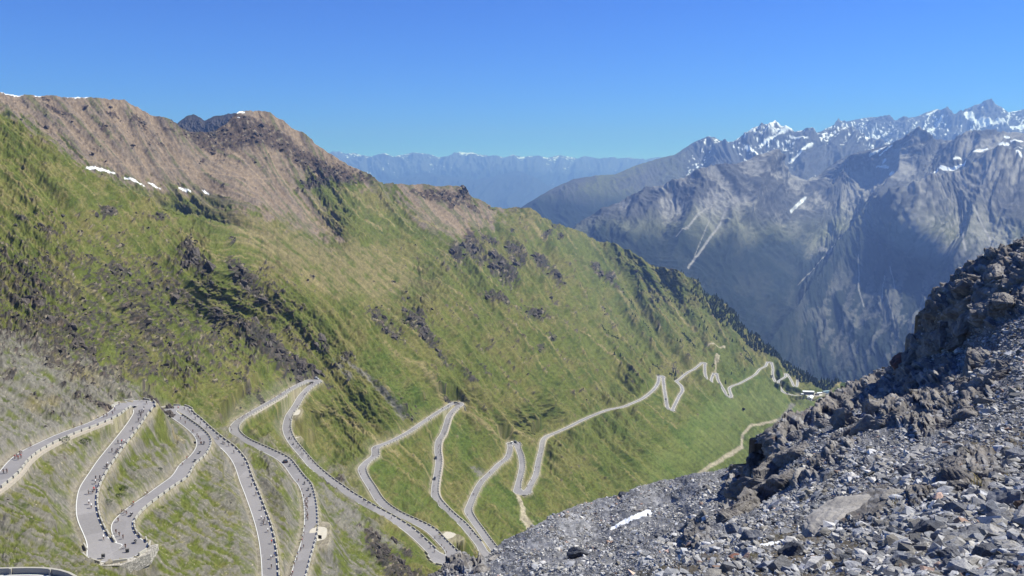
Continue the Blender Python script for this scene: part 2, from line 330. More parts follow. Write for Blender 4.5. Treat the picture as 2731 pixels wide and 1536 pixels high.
# direction of the fall line over the slope (degrees below horizontal, seen from the viewpoint)
AN=np.array([(100,1400,26),(300,1250,34),(600,1350,34),(500,1450,30),(700,900,43),(200,800,40),(100,600,42),(0,350,35),(300,560,45),(1000,850,43),(1300,900,45),(1500,800,50),(1700,800,48),(1600,1150,38),(1750,1250,38),(1400,1250,42),(1100,1200,44),(1200,1400,36),(850,620,16),(1000,700,28),(640,600,25),(700,450,52),(300,350,50),(450,430,44),(1000,550,46),(1200,590,42),(1900,900,46),(1950,1100,15),(2050,1000,35),(100,1050,32),(400,1050,36),(850,1300,36),(900,500,40),(1400,600,45)],float)
wa=tps_fit(AN[:,:2]/500,AN[:,2],.05); gx_=np.arange(-220,2400,20);gy_=np.arange(160,1740,20); GX_,GY_=np.meshgrid(gx_,gy_); GA=tps_eval(AN[:,:2]/500,wa,np.stack([GX_.ravel(),GY_.ravel()],-1)/500).reshape(GX_.shape)
fx_=np.clip((PX+220)/20,0,len(gx_)-1.01); fy_=np.clip((PY-160)/20,0,len(gy_)-1.01); i_=fx_.astype(int); j_=fy_.astype(int)
ANG=np.radians(np.clip(GA[j_,i_]*(1-(fx_-i_))+GA[j_,i_+1]*(fx_-i_),8,60)+9*fbm(PX/90,PY/90,3,77))
dyrow=np.gradient(PY,axis=0); vi=np.sin(ANG)/dyrow; vj=np.cos(ANG)/2.; q_=np.hypot(vi,vj); vi/=q_; vj/=q_
rn=_rs.rand(*PX.shape)
wx,wy=P0[...,0],P0[...,1]+P0[...,2]*.6
def L(sc,steps,seed):  # streaks: noise with a feature size in pixels smeared down the fall line
    return lic(perlin(PX/sc,PY/sc,seed)+.5*perlin(PX/sc*2,PY/sc*2,seed+1),vi,vj,steps)
st1=L(4.,16,11); st2=L(9.,30,12); st3=L(26.,60,13); st4=L(60.,110,14); log('lic')
n_f=fbm(PX/7,PY/7,3,21); n_m=fbm(PX/28,PY/22,4,22); n_l=fbm(PX/110,PY/80,4,23)
# ---- land cover masks
f_s0=fbm(PX/13,PY/9,5,31,.6)
brown=poly_soft(PX,PY,[(-220,180),(330,200),(690,230),(1010,420),(1255,480),(1330,560),(1340,590),(1215,640),(1130,600),(1060,520),(1010,505),(930,480),(860,470),(790,490),(850,560),(905,640),(860,640),(760,590),(560,532),(400,500),(240,450),(170,400),(60,312),(-220,230)],16,40*n_m+12*st2+14*f_s0)
greyL=poly_soft(PX,PY,[(-220,860),(60,880),(150,930),(300,985),(420,1060),(400,1090),(300,1080),(150,1160),(0,1230),(-220,1400)],14,25*n_m)
dry=poly_soft(PX,PY,[(-220,1180),(150,1160),(420,1080),(560,1130),(900,1250),(1000,1400),(1060,1720),(-220,1720)],30,40*n_l+20*n_m)
tanb=poly_soft(PX,PY,[(560,540),(700,590),(880,650),(1000,660),(1130,770),(1010,800),(880,790),(760,740),(640,640)],30,30*n_l+12*st3)
left=ss(1000,300,PX)*ss(430,640,PY)
far=ss(1300,1900,PX)
# ---- rock outcrops, drawn as elongated patches (cx, cy, half length, half width, angle deg down-right, strength)
RK=[(250,1085,0,0,0,0)]
RK=[(150,880,95,34,42,1.1),(95,800,50,22,40,.9),(60,735,40,20,40,.7),(230,930,60,30,35,.9),(320,1000,40,12,30,.8),(285,565,18,34,80,1.1),(420,580,14,22,80,1),(120,620,40,14,20,.8),(60,590,30,14,20,.7),(315,660,14,9,0,1),(310,715,40,20,35,.9),(420,690,14,12,0,.8),
 (520,700,26,60,-55,1.1),(500,660,22,20,0,1),(560,760,30,16,50,.8),(650,745,75,26,44,1.1),(700,800,50,20,46,.9),(618,640,11,12,0,1),(455,780,50,18,40,.9),(560,840,45,22,45,.9),(400,840,50,16,50,.7),(690,905,60,34,45,1.2),(740,945,70,28,50,1.2),(800,985,60,22,50,1.1),(840,1000,22,10,50,1),(640,880,40,18,45,.8),(760,880,16,10,0,.7),(860,920,30,22,60,.9),(930,950,24,20,50,.8),
 (1030,870,75,24,42,1.0),(1105,850,30,36,70,1.1),(1140,900,45,20,45,1.0),(1180,960,50,12,45,.7),(1330,800,42,16,28,1),(1300,790,16,10,0,.8),(1430,840,34,17,15,1.1),(1395,820,14,10,0,.7),
 (1265,665,50,26,65,1.15),(1220,680,30,18,55,1.1),(1340,720,58,26,50,1.2),(1375,680,40,22,60,1.1),(1310,640,30,16,20,.9),(1445,705,36,17,55,1.1),(1480,740,34,16,50,1),(1500,595,0,0,0,0),(1455,632,12,15,60,1),(1492,630,9,13,70,1),(1480,600,13,9,10,1),(1365,615,6,5,0,.9),(1590,720,26,13,50,1.1),(1625,745,22,12,50,.9),(1640,770,40,9,45,.6),(1470,900,20,12,50,.8),(1440,930,18,10,40,.8),(1280,930,30,14,40,.5),(1300,1000,50,8,42,.6),(1250,1010,40,10,42,.7),(1205,1060,60,10,42,.8),(1350,880,9,8,0,.5),
 (520,325,55,24,0,1.1),(590,360,55,26,10,1.1),(640,345,30,20,10,.7),(690,370,30,20,30,1),(560,395,24,12,20,.8),(725,380,40,10,32,.9),(790,430,50,10,38,1.),(860,455,40,12,32,1.2),(930,470,50,12,14,1.3),(840,492,42,17,-10,1.25),(800,505,14,8,0,1),
 (370,325,35,18,45,1),(300,310,22,10,20,.8),(150,295,50,9,25,.9),(120,265,20,7,0,.9),(150,330,16,8,20,.7),(280,345,20,10,10,.7),(450,350,30,8,20,.6),(420,385,30,10,15,.5),(360,390,24,10,15,.5),(540,430,10,14,60,.8),(560,470,10,16,70,.5),
 (1180,525,60,16,12,1.1),(1235,520,26,24,60,1.1),(1120,515,40,12,5,.8),(1260,555,24,12,40,.8),(1205,548,12,9,0,1.1),(1315,553,16,5,20,1),(1380,562,10,3,20,1),(1300,580,30,10,30,.6),
 (20,1005,16,20,70,1.1),(165,1035,0,0,0,0),(205,1060,9,13,80,1.3),(235,1065,14,10,20,1.1),(272,1080,26,8,15,1.2),(165,1030,9,7,0,1),(90,1068,14,4,0,1),(140,1110,10,5,0,.8),(170,1113,12,6,0,.8),(45,1085,10,5,0,.6),(115,1140,13,3,-15,.8),(230,1003,5,8,60,1),(404,988,14,8,45,1.1),(440,1020,18,10,45,.8),(402,1064,28,13,30,1.35),(440,1085,20,12,40,1.35),(465,1108,12,9,60,.9),(650,1015,34,10,50,.9),(690,1040,28,9,50,.9),(800,1000,28,16,50,1.1),(875,1030,22,9,40,.7),
 (880,1285,36,10,40,1.1),(915,1305,20,8,40,.9),(905,1280,14,8,40,.9),(990,1440,30,16,45,1.1),(1010,1475,45,22,45,1.3),(1050,1510,45,25,40,1.3),(1075,1480,20,10,40,1),(960,1410,16,8,40,.6),(1100,1540,40,20,20,1),(1110,1080,20,10,50,.8),(1085,1095,26,9,45,.8),(1140,1120,18,6,45,.8),(1070,1065,12,6,0,.7),
 (1700,740,36,10,48,.6),(1760,760,40,10,45,.5),(2000,965,14,7,40,.5)]
rock=np.zeros_like(PX)
for cx,cyy,a,b,an,s in RK:
    if s==0: continue
    r=max(a,b)*1.7+6; j0,j1=np.searchsorted(xs,[cx-r,cx+r])
    if j1<=j0: continue
    sub=np.s_[:,j0:j1]; dx=PX[sub]-cx; dy=PY[sub]-cyy; c_,s_=math.cos(R(an)),math.sin(R(an))
    e=((dx*c_+dy*s_)/a)**2+((-dx*s_+dy*c_)/b)**2
    rock[sub]=np.maximum(rock[sub],s*np.exp(-e*.9))
qx=PX+6*n_m*4; qy=PY+5*fbm(PX/20,PY/20,3,29)*4
w1,w2,wv=worley(PX/13+n_f*1.1,PY/10+n_f*1.1,3)
w3,w4,wv2=worley(PX/5.5+n_f*.8,PY/4.6,4)
f_s=fbm(qx/13,qy/9,5,31,.6); r_s=ridged(qx/20,qy/15,5,33,.6)
brk=1.25*f_s+.14*st2+.35*n_m
dens=.10*poly_soft(PX,PY,[(-220,560),(300,640),(800,740),(900,1000),(420,1040),(-220,900)],60,60*n_l)+.26*ss(.2,1,left)*ss(1120,1000,PY)+.30*poly_soft(PX,PY,[(-220,640),(300,700),(800,740),(900,980),(420,1040),(-220,900)],80,40*n_l)+.20*poly_soft(PX,PY,[(1000,800),(1200,620),(1500,640),(1760,740),(1900,1000),(1500,1100),(1200,1050)],80,60*n_l)+.24*brown*ss(560,400,PY)
rk=np.clip(ss(.46,.62,rock*(.95+brk)+.28*f_s)+ss(.56,.68,dens+1.0*f_s+.10*st2+.45*n_m+.25*n_l),0,1)*ss(2380,2100,PX)
peak=poly_soft(PX,PY,[(455,330),(500,322),(560,335),(620,305),(700,318),(740,345),(800,395),(860,430),(960,462),(1000,484),(900,492),(800,440),(740,400),(660,385),(600,410),(540,392),(480,350)],9,30*f_s+12*n_m)
rk=np.maximum(rk,peak*ss(-.45,.05,f_s+.3*n_m+.2))
rk*=ss(-1.6,.2,st3*.8+st4*.3+3.*f_s+.9*(rock>.3)+.9*brown)
log('rock')
# ---- roads pressed into the slope
bd=np.full(PX.shape,1e9); bz=np.zeros(PX.shape); bh=np.zeros(PX.shape)
def press(Lw,hw,reach=16.,stepn=1):
    ux,uy=to_px(Lw); tn,_=frame2(Lw); tz=np.gradient(Lw[:,2])/(np.linalg.norm(np.gradient(Lw[:,:2],axis=0),axis=1)+1e-6)
    for k in range(0,len(Lw),stepn):
        p=Lw[k]; rp=reach*FPX/np.linalg.norm(p)
        j0=int((ux[k]-rp-xs[0])/2); j1=int((ux[k]+rp-xs[0])/2)+2; j0=max(j0,0); j1=min(j1,len(xs))
        if j1<=j0: continue
        jc=min(max(int((ux[k]-xs[0])/2),0),len(xs)-1); c0=cy[jc]
        def ri(y): 
            t=(y-c0)/(1690-c0); return int(max(t,0)**(1/1.08)*(NR-1))
        i0=max(ri(uy[k]-rp*.9)-3,0); i1=min(ri(uy[k]+rp*.9)+4,NR)
        if i1<=i0: continue
        sb=np.s_[i0:i1,j0:j1]; ex=P0[sb][...,0]-p[0]; ey=P0[sb][...,1]-p[1]; al=ex*tn[k,0]+ey*tn[k,1]; d=np.hypot(ex*tn[k,1]-ey*tn[k,0],np.clip(np.abs(al)-.8,0,None)); m=d<bd[sb]; zz_=p[2]+tz[k]*((P0[sb][...,0]-p[0])*tn[k,0]+(P0[sb][...,1]-p[1])*tn[k,1])
        h=hw[k] if hasattr(hw,'__len__') else hw
        bd[sb]=np.where(m,d,bd[sb]); bz[sb]=np.where(m,zz_,bz[sb]); bh[sb]=np.where(m,h,bh[sb])
press(ROAD,HW); press(RA,3.4); press(BR1,2.6)
for w_,pts_,z_,hw_ in PADS:
    q_=resample(np.array(TR(w_,pts_),float),1.); u_,Y_,Z_=ray(q_[:,0],q_[:,1]); press(np.stack([u_/Z_*z_,Y_/Z_*z_,0*u_+z_],-1),hw_,reach=hw_+16)
log('press')
# ---- relief: gullies down the fall line, soil lumps, rock faces
N0=normals(P0)
relief=(st2*.6+st3*4.4+st4*6.)*px*(1-.3*tanb)+n_f*2.4*px+n_m*11.*px+r_s*9*px*(1-.6*tanb)*(1-.5*brown)
vfloor=poly_soft(PX,PY,[(1700,1250),(1900,1080),(2050,1020),(2140,1060),(2250,1060),(2300,1300),(1750,1330)],30,15*n_m); relief*=(1-.45*brown)*(1-.75*vfloor)
# the wide smooth cirque floor keeps only soft relief
relief*=1-.45*tanb
blk=r_s*8+(wv*.6+(w2-w1)*.5)*3.2+(wv2*.8+(w4-w3)*.9)*1.5-5
steep=rk*np.where(brown>.5,.55,1.)*(blk*px*.8+2.*px)*ss(0,14,PY-cy[None,:])
relief_road=ss(0,10,bd-bh-1.)                     # no relief on the road bench
P=P0+N0*((relief*.6+steep)*relief_road)[...,None]
dd=np.clip(bd-bh-1.1-px*1.2,0,None)
near=bd<15
zc=np.clip(P[...,2],bz-2.2*dd-.12,bz+1.5*dd-.12)
P[...,2]=np.where(near,zc,P[...,2])
hp_=near_road('2',1700,1150); dh_=np.hypot(P0[...,0]-hp_[0],P0[...,1]-hp_[1]); P[...,2]-=6.*ss(0,1.2,bd-bh-1.15)*ss(19,9,dh_)*ss(3,-3,P0[...,1]-hp_[1])*ss(15,8,bd)
# ---- cover colours (surface reflectance)
c_green=srgb(104,112,54)*.6; c_green2=srgb(82,96,42)*.54; c_olive=srgb(126,121,72)*.58; c_khaki=srgb(144,133,94)*.56
c_brown=srgb(152,134,114)*.62; c_brown2=srgb(132,120,108)*.58; c_grey=srgb(142,138,130)*.5; c_rock=srgb(92,88,86)*.42; c_rockb=srgb(106,92,84)*.46; c_pale=srgb(190,179,156)*.74; c_lush=srgb(84,108,46)*.6
col=np.ones(PX.shape+(3,))*c_green
col=mix(col,c_green2,ss(-.6,1.2,st3+.6*st2+n_l)*.8)
col=mix(col,c_olive,ss(-.3,.4,n_l+.4*n_m+.15*st2+.25*f_s)*.8); col=mix(col,srgb(122,106,78)*.5,ss(.05,.4,f_s+.5*n_m-.15*ss(1200,1800,PX))*.28)
col=mix(col,c_khaki,np.clip(ss(-.1,.6,n_m+.4*st1*.4+.2*st2)*.34*ss(1500,400,PX),0,1))
col=mix(col,c_lush,.45*far*ss(950,1100,PY)*ss(-1,1,n_l+st3*.4))
col=mix(col,c_khaki*.95,tanb*ss(-.6,.3,n_m+.3*st2+.1)*.85)
streak=ss(1.25,2.2,st2*.7+st3*.6+n_m*1.6+n_l*.8+.2*st1)          # bare strips running down the slope
col=mix(col,c_khaki*1.15,streak*.4)
col=mix(col,c_grey*.95,dry*ss(-.4,.4,.20*st2+.15*st3+n_m*1.2+.6*n_l+.08*st1)*.85)
col=mix(col,c_grey,greyL*ss(-.7,.1,n_m+.2*st2)*.9)
col=mix(col,c_khaki,greyL*ss(.1,.5,n_l+.3*n_m)*.5)
bcol=mix(np.ones(PX.shape+(3,))*c_brown,c_brown2,ss(-.8,.9,st2*.5+n_m+.4*st3))
bcol=mix(bcol,srgb(98,98,66)*.8,ss(.75,1.35,st3*.6+.5*st2+n_l+ss(600,900,PX)*.55)*.75)
col=mix(col,bcol,brown)
# lush strips between the hairpins
for pl in ([(980,960),(1040,1010),(1100,1060)],[(1200,1130),(1240,1200)],[(1000,1240),(1060,1310),(1100,1350)],[(1300,1300),(1450,1420)],[(1850,1140),(2000,1000)]):
    d,_=seg_dist(PX,PY,pl); col=mix(col,c_lush,.5*ss(44,4,d+40*n_m))
# drawn bare streaks and screes (D coordinates): (points, half width)
SK=[([(457,573),(500,610),(545,655)],5),([(960,852),(1000,890),(1060,930),(1120,1000),(1200,1060),(1290,1130)],7),([(1160,1010),(1250,1070),(1350,1110)],4),([(1010,650),(1060,680)],4),([(740,670),(800,720)],4),([(890,700),(940,745)],4),([(990,500),(1060,555),(1100,575)],3),([(865,475),(930,520),(990,570)],4),([(835,470),(900,540),(960,580)],3),([(790,500),(810,540),(830,580)],8),([(830,520),(850,575)],5),([(580,560),(650,610),(690,640)],4),([(600,560),(720,640)],3),([(1300,535),(1370,610)],4),([(1610,700),(1680,765),(1750,830)],4),([(1590,625),(1640,650),(1700,680)],6),([(1095,700),(1160,750)],2.5),([(1180,650),(1250,720)],2.5),([(1460,830),(1560,920)],2.5),([(1620,1010),(1700,1080)],2),([(600,1110),(640,1200),(660,1300)],9),([(395,1080),(460,1110)],7),([(860,900),(930,950),(1010,1040)],9),([(840,905),(880,950)],9),([(820,1240),(900,1330)],20),([(760,990),(900,1080),(1000,1140)],8),([(1190,1175),(1215,1195)],12),([(780,1270),(830,1440)],20),([(900,1330),(1000,1380)],10),
    ]
for pl,w in SK:
    if w==0: continue
    q=TR('D',pl); q=[(a/.9433*.9433,b/.9433*.9433) for a,b in q]
    d,t=seg_dist(PX,PY,q); taper=w*(.5+.6*t); m=ss(taper*1.25,taper*.6,d+taper*.7*n_f+taper*.35*st1*.5)
    m=m*ss(-.35,.15,f_s0+.25*n_m+.12*st1+.1); col=mix(col,c_khaki*1.22 if w<9 else c_grey*1.0,m*(.85 if len(pl)<5 or w>5.5 else .95))
col=mix(col,srgb(112,126,66)*.6,vfloor*ss(-.5,.4,n_m+.5*n_l+.1)*.65)
for pl,w,c_ in (([(1303,1243),(1308,1270),(1318,1300),(1345,1340),(1335,1372)],7,c_pale*.85),([(1700,1222),(1760,1192),(1800,1166),(1865,1126)],6,c_pale*.8),([(1865,1126),(1868,1095),(1890,1071),(1960,1057)],3.6,c_pale*.8),([(1995,1015),(1978,1040),(1960,1060),(1940,1085),(1930,1110)],7,c_grey*.95),([(1960,1062),(1990,1070),(2020,1060)],7,c_grey*.9),([(1800,897),(1799,915),(1802,936)],2.2,c_pale*.8),([(1800,895),(1806,900),(1803,915)],2,c_pale*.8),([(1780,873),(1800,871),(1822,876)],2.4,c_pale*.8),([(2035,1008),(2080,990),(2130,965)],2.5,c_khaki*1.2)):
    d,t=seg_dist(PX,PY,TR('D',pl)); m=ss(w*1.3,w*.6,d+w*.45*n_f+w*.5*n_m); col=mix(col,c_,m*.9)
road_edge=ss(2.6,1.3,bd-bh+n_f*1.6)*near
col=mix(col,c_pale*.72,road_edge*.6)
cut=ss(9,4,bd-bh+n_f*3)*near*ss(-.1,.3,P0[...,2]-bz+n_m)  # cut bank above the road
col=mix(col,c_grey*1.15,cut*.35*ss(1300,600,PX)*ss(-.3,.3,n_m+.3))
rcol=mix(np.ones(PX.shape+(3,))*c_rock,c_rockb,ss(.3,.7,wv2*.6+.4*brown+.3*n_m)); rcol*= (.62+.55*wv2+.5*f_s)[...,None]
rcol=mix(rcol,c_pale*.7,ss(.9,.97,wv2)*.5)
col=mix(col,rcol,rk*.92)
# stones speckle
sp=ss(.86,.94,wv2)*ss(.12,.3,dry+.8*greyL)*(w3<.22); col=mix(col,c_pale,sp*.4*(1-rk))
grain=(1+.05*np.clip(st1,-2,2)+.05*st2+.42*n_f+.25*f_s+.30*(rn-.5)); col*=grain[...,None]
d,_=seg_dist(PX,PY,[(205,425),(300,437),(430,447),(560,462),(690,475),(760,480)]); col=mix(col,c_brown*1.25,ss(2.2,.8,d+.8*n_f)*.7)
snow=np.zeros_like(PX)
for pl,w in (([(232,448),(262,455),(305,464)],4.2),([(334,474),(360,486),(385,495)],3),([(398,484),(428,501)],2.6),([(476,503),(492,510),(508,514)],3.2),([(540,512),(556,519)],3.6),([(0,243),(40,251),(62,252)],2.4),([(180,258),(235,262)],3.2),([(620,309),(650,304)],2.6),([(632,320),(636,322)],3),([(90,255),(112,255)],2)):
    d,t=seg_dist(PX,PY,pl); snow=np.maximum(snow,ss(w*1.25,w*.7,d+3.5*n_f+w*.5*abs(2*t-1)))
col=mix(col,np.array([.74,.76,.79]),snow)
# ---- the far side of the ridge, so that it is a body
back=[P]
B=P[0:1].copy(); 
rows=[]
for k,(dy,dz) in enumerate(((1200,-1500),(600,-700),(250,-260),(90,-70),(30,-14))):
    b=P[0:1].copy(); s_=1+dy/np.linalg.norm(b[...,:2],axis=-1); b[...,0]*=s_; b[...,1]*=s_; b[...,2]+=dz; rows.append(b)
Pm=np.concatenate(rows+[P],0); cm=np.concatenate([col[0:1]]*5+[col],0)
mg=mat_ground('mountain_ground',.09,.10,.7,.12,.5,.35)
g=grid_mesh('mountain_ground',Pm,cm,True,mg); tag(g,kind='structure'); log('M mesh',len(g.data.vertices))
def ground_z(x,y): pass
# ================================================================ FAR RANGES
def range_sheet(name,x0,x1,dx,crest,bottom,ctrl,nrow,colfn,jag,relief,seed,haze=None,backd=.15,mat=None):
    X=np.arange(x0,x1,dx); c=polyline_y(crest,X)-jag*(ridged(X/38,X*0+seed,5,seed,.55)-.45)-jag*.6*fbm(X/16,X*0,4,seed+2,.6)
    D_=Depth(ctrl,(x0-20,min(c)-20,x1+20,bottom+20),10)
    t=np.linspace(0,1,nrow); PY=c[None,:]+(bottom-c[None,:])*t[:,None]; PX=np.repeat(X[None,:],nrow,0)
    Y=D_(PX,PY); P=world(PX,PY,Y)
    d=PY-c[None,:]
    rel,col=colfn(PX,PY,d,P)
    N=normals(P); px=Y/FPX
    fade=ss(0,26,d)
    P=P+N*(rel*relief*px*fade)[...,None]
    rows=[]
    for s_,dz in ((1+backd,-.10),(1+backd*.4,-.035),(1+backd*.1,-.006)):
        b=P[0:1].copy(); z=b[...,2].copy(); r=np.linalg.norm(b[...,:2],axis=-1); b[...,:2]*=s_; b[...,2]=z+dz*r; rows.append(b)
    Pm=np.concatenate(rows+[P],0); cm=np.concatenate([col[0:1]]*3+[col],0)
    o=grid_mesh(name,Pm,cm,True,mat); tag(o,kind='structure'); log(name,len(o.data.vertices)); return o
mf=mat_ground('far_rock',.004,.15,.03,.12,6,.02)
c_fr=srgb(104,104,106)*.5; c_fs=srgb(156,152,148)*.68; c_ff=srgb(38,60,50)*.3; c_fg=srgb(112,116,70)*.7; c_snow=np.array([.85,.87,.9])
def base_far(PX,PY,d,P,sc,seed,shear=.5):
    # spurs falling from the crest, bent and broken so that no two run alike
    wx_=fbm(PX/(150*sc),PY/(150*sc),2,seed+20)*50*sc; wy_=fbm(PX/(110*sc)+9,PY/(110*sc),2,seed+21)*36*sc
    u=PX+wx_+shear*(PY-400)*np.sin(PX/260+seed*.7); v=PY+wy_
    a=ridged(u/(85*sc),v/(110*sc),6,seed,.55,2.15); b=ridged(u/(24*sc),v/(28*sc),5,seed+5,.6); c=fbm(PX/(90*sc),PY/(70*sc),4,seed+9)
    return a,b,c
# --- main massif on the right, 4 to 8 km away
crestA=[(1500,640),(1540,595),(1600,560),(1700,520),(1800,500),(1870,478),(1940,448),(1990,432),(2027,420),(2060,435),(2100,462),(2150,480),(2180,470),(2230,430),(2290,405),(2340,395),(2400,372),(2430,357),(2460,362),(2500,372),(2560,375),(2600,366),(2660,360),(2731,364),(2900,366)]
ctrlA=[(1536,600,6000),(1700,520,6600),(2027,420,7000),(2150,480,7600),(2290,405,7800),(2430,357,7800),(2731,364,7300),(2900,366,7000),(2027,520,6500),(1950,560,6000),(2130,560,7000),(2200,640,6700),(2350,560,7000),(2500,520,6700),(2731,480,6200),(2100,640,6300),
 (1700,650,5400),(1850,720,5000),(2000,800,4900),(2100,900,4500),(2230,1000,3900),(1600,640,5600),(2300,720,5600),(2200,780,5400),(2120,850,4900),(2400,640,5700),(2550,600,5300),(2731,560,5000),(2500,760,4500),(2350,900,4100),(2731,750,3900),(2600,900,3500),(2731,1000,3200),(1500,700,5300),(1800,900,4200),(1500,900,4000),(2200,1100,3500),(2480,640,4900)]
def colA(PX,PY,d,P):
    a,b,c=base_far(PX,PY,d,P,1.3,41)
    l=ridged((PX*.8+PY*.6)/46,(PY*.8-PX*.6)/150,4,47); n=fbm(PX/9,PY/9,4,48)
    fz=ss(640,740,PY); rel=(a*24+b*6*(1-.5*fz)+l*5+n*3.)*(1-.3*fz)
    for pl,H,w in (([(2027,420),(2005,500),(1975,580),(1960,640)],26,34),([(2027,420),(1900,480),(1780,540),(1700,640),(1640,700)],16,40),([(2027,420),(2110,470),(2150,500)],12,26),([(2290,405),(2250,470),(2190,540),(2160,610)],26,34),([(2440,360),(2400,440),(2410,500),(2370,560)],26,36),([(2600,366),(2570,420),(2540,450)],16,30),([(2731,366),(2640,420),(2600,450)],10,26),
        ([(2860,500),(2680,500),(2500,560),(2380,600),(2270,690),(2190,780),(2080,900),(2040,960)],46,50),([(2680,500),(2600,640),(2540,800),(2500,900)],22,44),([(2480,590),(2420,700),(2380,820)],20,36),([(2330,650),(2310,760),(2260,880)],12,30),([(1880,478),(1840,600),(1790,700)],14,36),([(1740,520),(1690,600),(1640,680)],12,34)):
        q,t=seg_dist(PX,PY,pl); rel=rel+1.5*H*np.exp(-((q+5*n)/w).clip(0))*(1-.4*t)
    for pl,H,w in (([(2150,480),(2120,560),(2080,610)],16,24),([(1936,556),(1880,660),(1832,726)],8,18),([(2340,420),(2320,500),(2280,600)],14,30),([(2500,390),(2480,480),(2460,520)],12,30)):
        q,t=seg_dist(PX,PY,pl); rel=rel-H*np.exp(-(q/w))
    treeline=640+60*fbm(PX/120,PX*0,3,50)+ss(2100,2500,PX)*20
    col=np.ones(PX.shape+(3,))*c_fr
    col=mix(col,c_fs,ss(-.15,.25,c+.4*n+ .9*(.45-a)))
    col=mix(col,c_fg,ss(560,660,PY+50*c)*ss(760,640,PY)*.6)
    forest=ss(-30,40,PY-treeline+55*c+30*n)*poly_soft(PX,PY,[(1480,560),(1750,560),(1900,640),(2130,600),(2150,700),(2330,640),(2731,760),(2900,800),(2900,1200),(1400,1200)],25,30*n)
    col=mix(col,c_ff,forest*.92)
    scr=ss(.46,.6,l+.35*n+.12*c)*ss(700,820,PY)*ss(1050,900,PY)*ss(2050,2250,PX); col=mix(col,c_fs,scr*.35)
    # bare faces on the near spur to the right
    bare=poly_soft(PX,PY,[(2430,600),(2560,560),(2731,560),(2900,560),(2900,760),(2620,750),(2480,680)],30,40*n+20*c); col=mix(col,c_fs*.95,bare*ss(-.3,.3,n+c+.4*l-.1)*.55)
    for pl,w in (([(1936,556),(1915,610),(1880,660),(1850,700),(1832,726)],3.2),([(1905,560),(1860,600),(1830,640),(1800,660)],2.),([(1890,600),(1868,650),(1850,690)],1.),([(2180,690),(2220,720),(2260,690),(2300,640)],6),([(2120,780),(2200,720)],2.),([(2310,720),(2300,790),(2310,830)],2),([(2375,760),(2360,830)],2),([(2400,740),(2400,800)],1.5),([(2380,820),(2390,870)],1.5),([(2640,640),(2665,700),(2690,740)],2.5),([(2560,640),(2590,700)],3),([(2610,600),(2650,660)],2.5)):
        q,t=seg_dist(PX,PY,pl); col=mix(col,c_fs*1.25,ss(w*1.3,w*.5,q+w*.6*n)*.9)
    snow=np.zeros_like(PX)
    for pl,w in (([(2096,572),(2112,556),(2128,543)],4.2),([(2360,400),(2335,418),(2318,430)],2.4),([(2375,405),(2345,425)],1.5),([(2360,440),(2358,446)],3),([(2340,452),(2362,458),(2372,463)],2.4),([(2385,490),(2392,494)],4.5),([(2495,505),(2520,492),(2560,488),(2590,476)],3.2),([(2600,462),(2640,448)],2),([(2560,468),(2575,460)],1.6),([(2670,432),(2690,428)],3),([(2684,402),(2694,406)],3),([(2700,420),(2731,415)],2.2),([(2690,480),(2731,470)],2.5),([(2700,450),(2731,440)],1.6),([(2715,500),(2731,503)],2),([(2150,478),(2165,470)],2)):
        q,t=seg_dist(PX,PY,pl); snow=np.maximum(snow,ss(w*1.5,w*.9,q+w*1.1*n))
    col=mix(col,c_snow,snow); col*=(1+.4*n)[...,None]
    return rel,np.clip(col,.01,.95)
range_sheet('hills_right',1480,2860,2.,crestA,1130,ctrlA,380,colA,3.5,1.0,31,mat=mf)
# --- second chain: long green shoulder rising to the snow summit
crestB=[(1340,590),(1385,556),(1430,528),(1480,500),(1530,478),(1590,468),(1640,466),(1700,440),(1760,422),(1800,412),(1850,380),(1880,367),(1905,366),(1930,380),(1955,378),(1980,362),(2010,340),(2040,333),(2066,325),(2090,338),(2120,352),(2150,345),(2180,356),(2215,342),(2250,338),(2280,350),(2310,365),(2350,380),(2400,380),(2500,380)]
ctrlB=[(1340,590,8500),(1590,468,9500),(1900,366,11500),(2066,325,12000),(2250,338,11500),(2500,380,11500),(1500,620,7500),(1800,500,9800),(2100,480,9500),(1400,700,7000),(2300,520,9500),(2500,600,9000)]
def colB(PX,PY,d,P):
    a,b,c=base_far(PX,PY,d,P,1.1,61); n=fbm(PX/7,PY/7,4,63)
    rel=a*32+b*7+n*2.5
    rel=rel*(.35+.65*ss(1750,1900,PX))
    col=np.ones(PX.shape+(3,))*c_fr
    col=mix(col,c_fg,ss(1900,1700,PX)*ss(-.5,.5,c+n)*.8+0*PX)
    col=mix(col,c_ff,ss(500,560,PY+30*c+20*n)*ss(1900,1700,PX)*.95)
    hi=ss(430,345,PY+26*c); sn=ss(.10,.22,hi*.6+1.0*n-.8*a+.5*b-.34)*ss(1800,1870,PX); 
    sn=np.maximum(sn,poly_soft(PX,PY,[(1985,350),(2066,326),(2098,345),(2140,356),(2100,372),(2040,372)],5,10*n)*.95*ss(-.12,.08,n+.5*(b-.5)-.5*(a-.45)))
    for pl,w in (([(1990,410),(2010,422),(2020,425)],4),([(2105,445),(2140,420),(2160,408)],3.5),([(2150,395),(2105,385)],2),([(2030,395),(2080,375),(2110,362)],3)):
        q,t=seg_dist(PX,PY,pl); sn=np.maximum(sn,ss(w*1.2,w*.7,q+w*.8*n))
    col=mix(col,c_snow,sn); col*=(1+.2*n)[...,None]
    return rel,np.clip(col,.01,.95)
range_sheet('hills_middle',1320,2480,2.,crestB,660,ctrlB,170,colB,2,1.1,51,mat=mf)
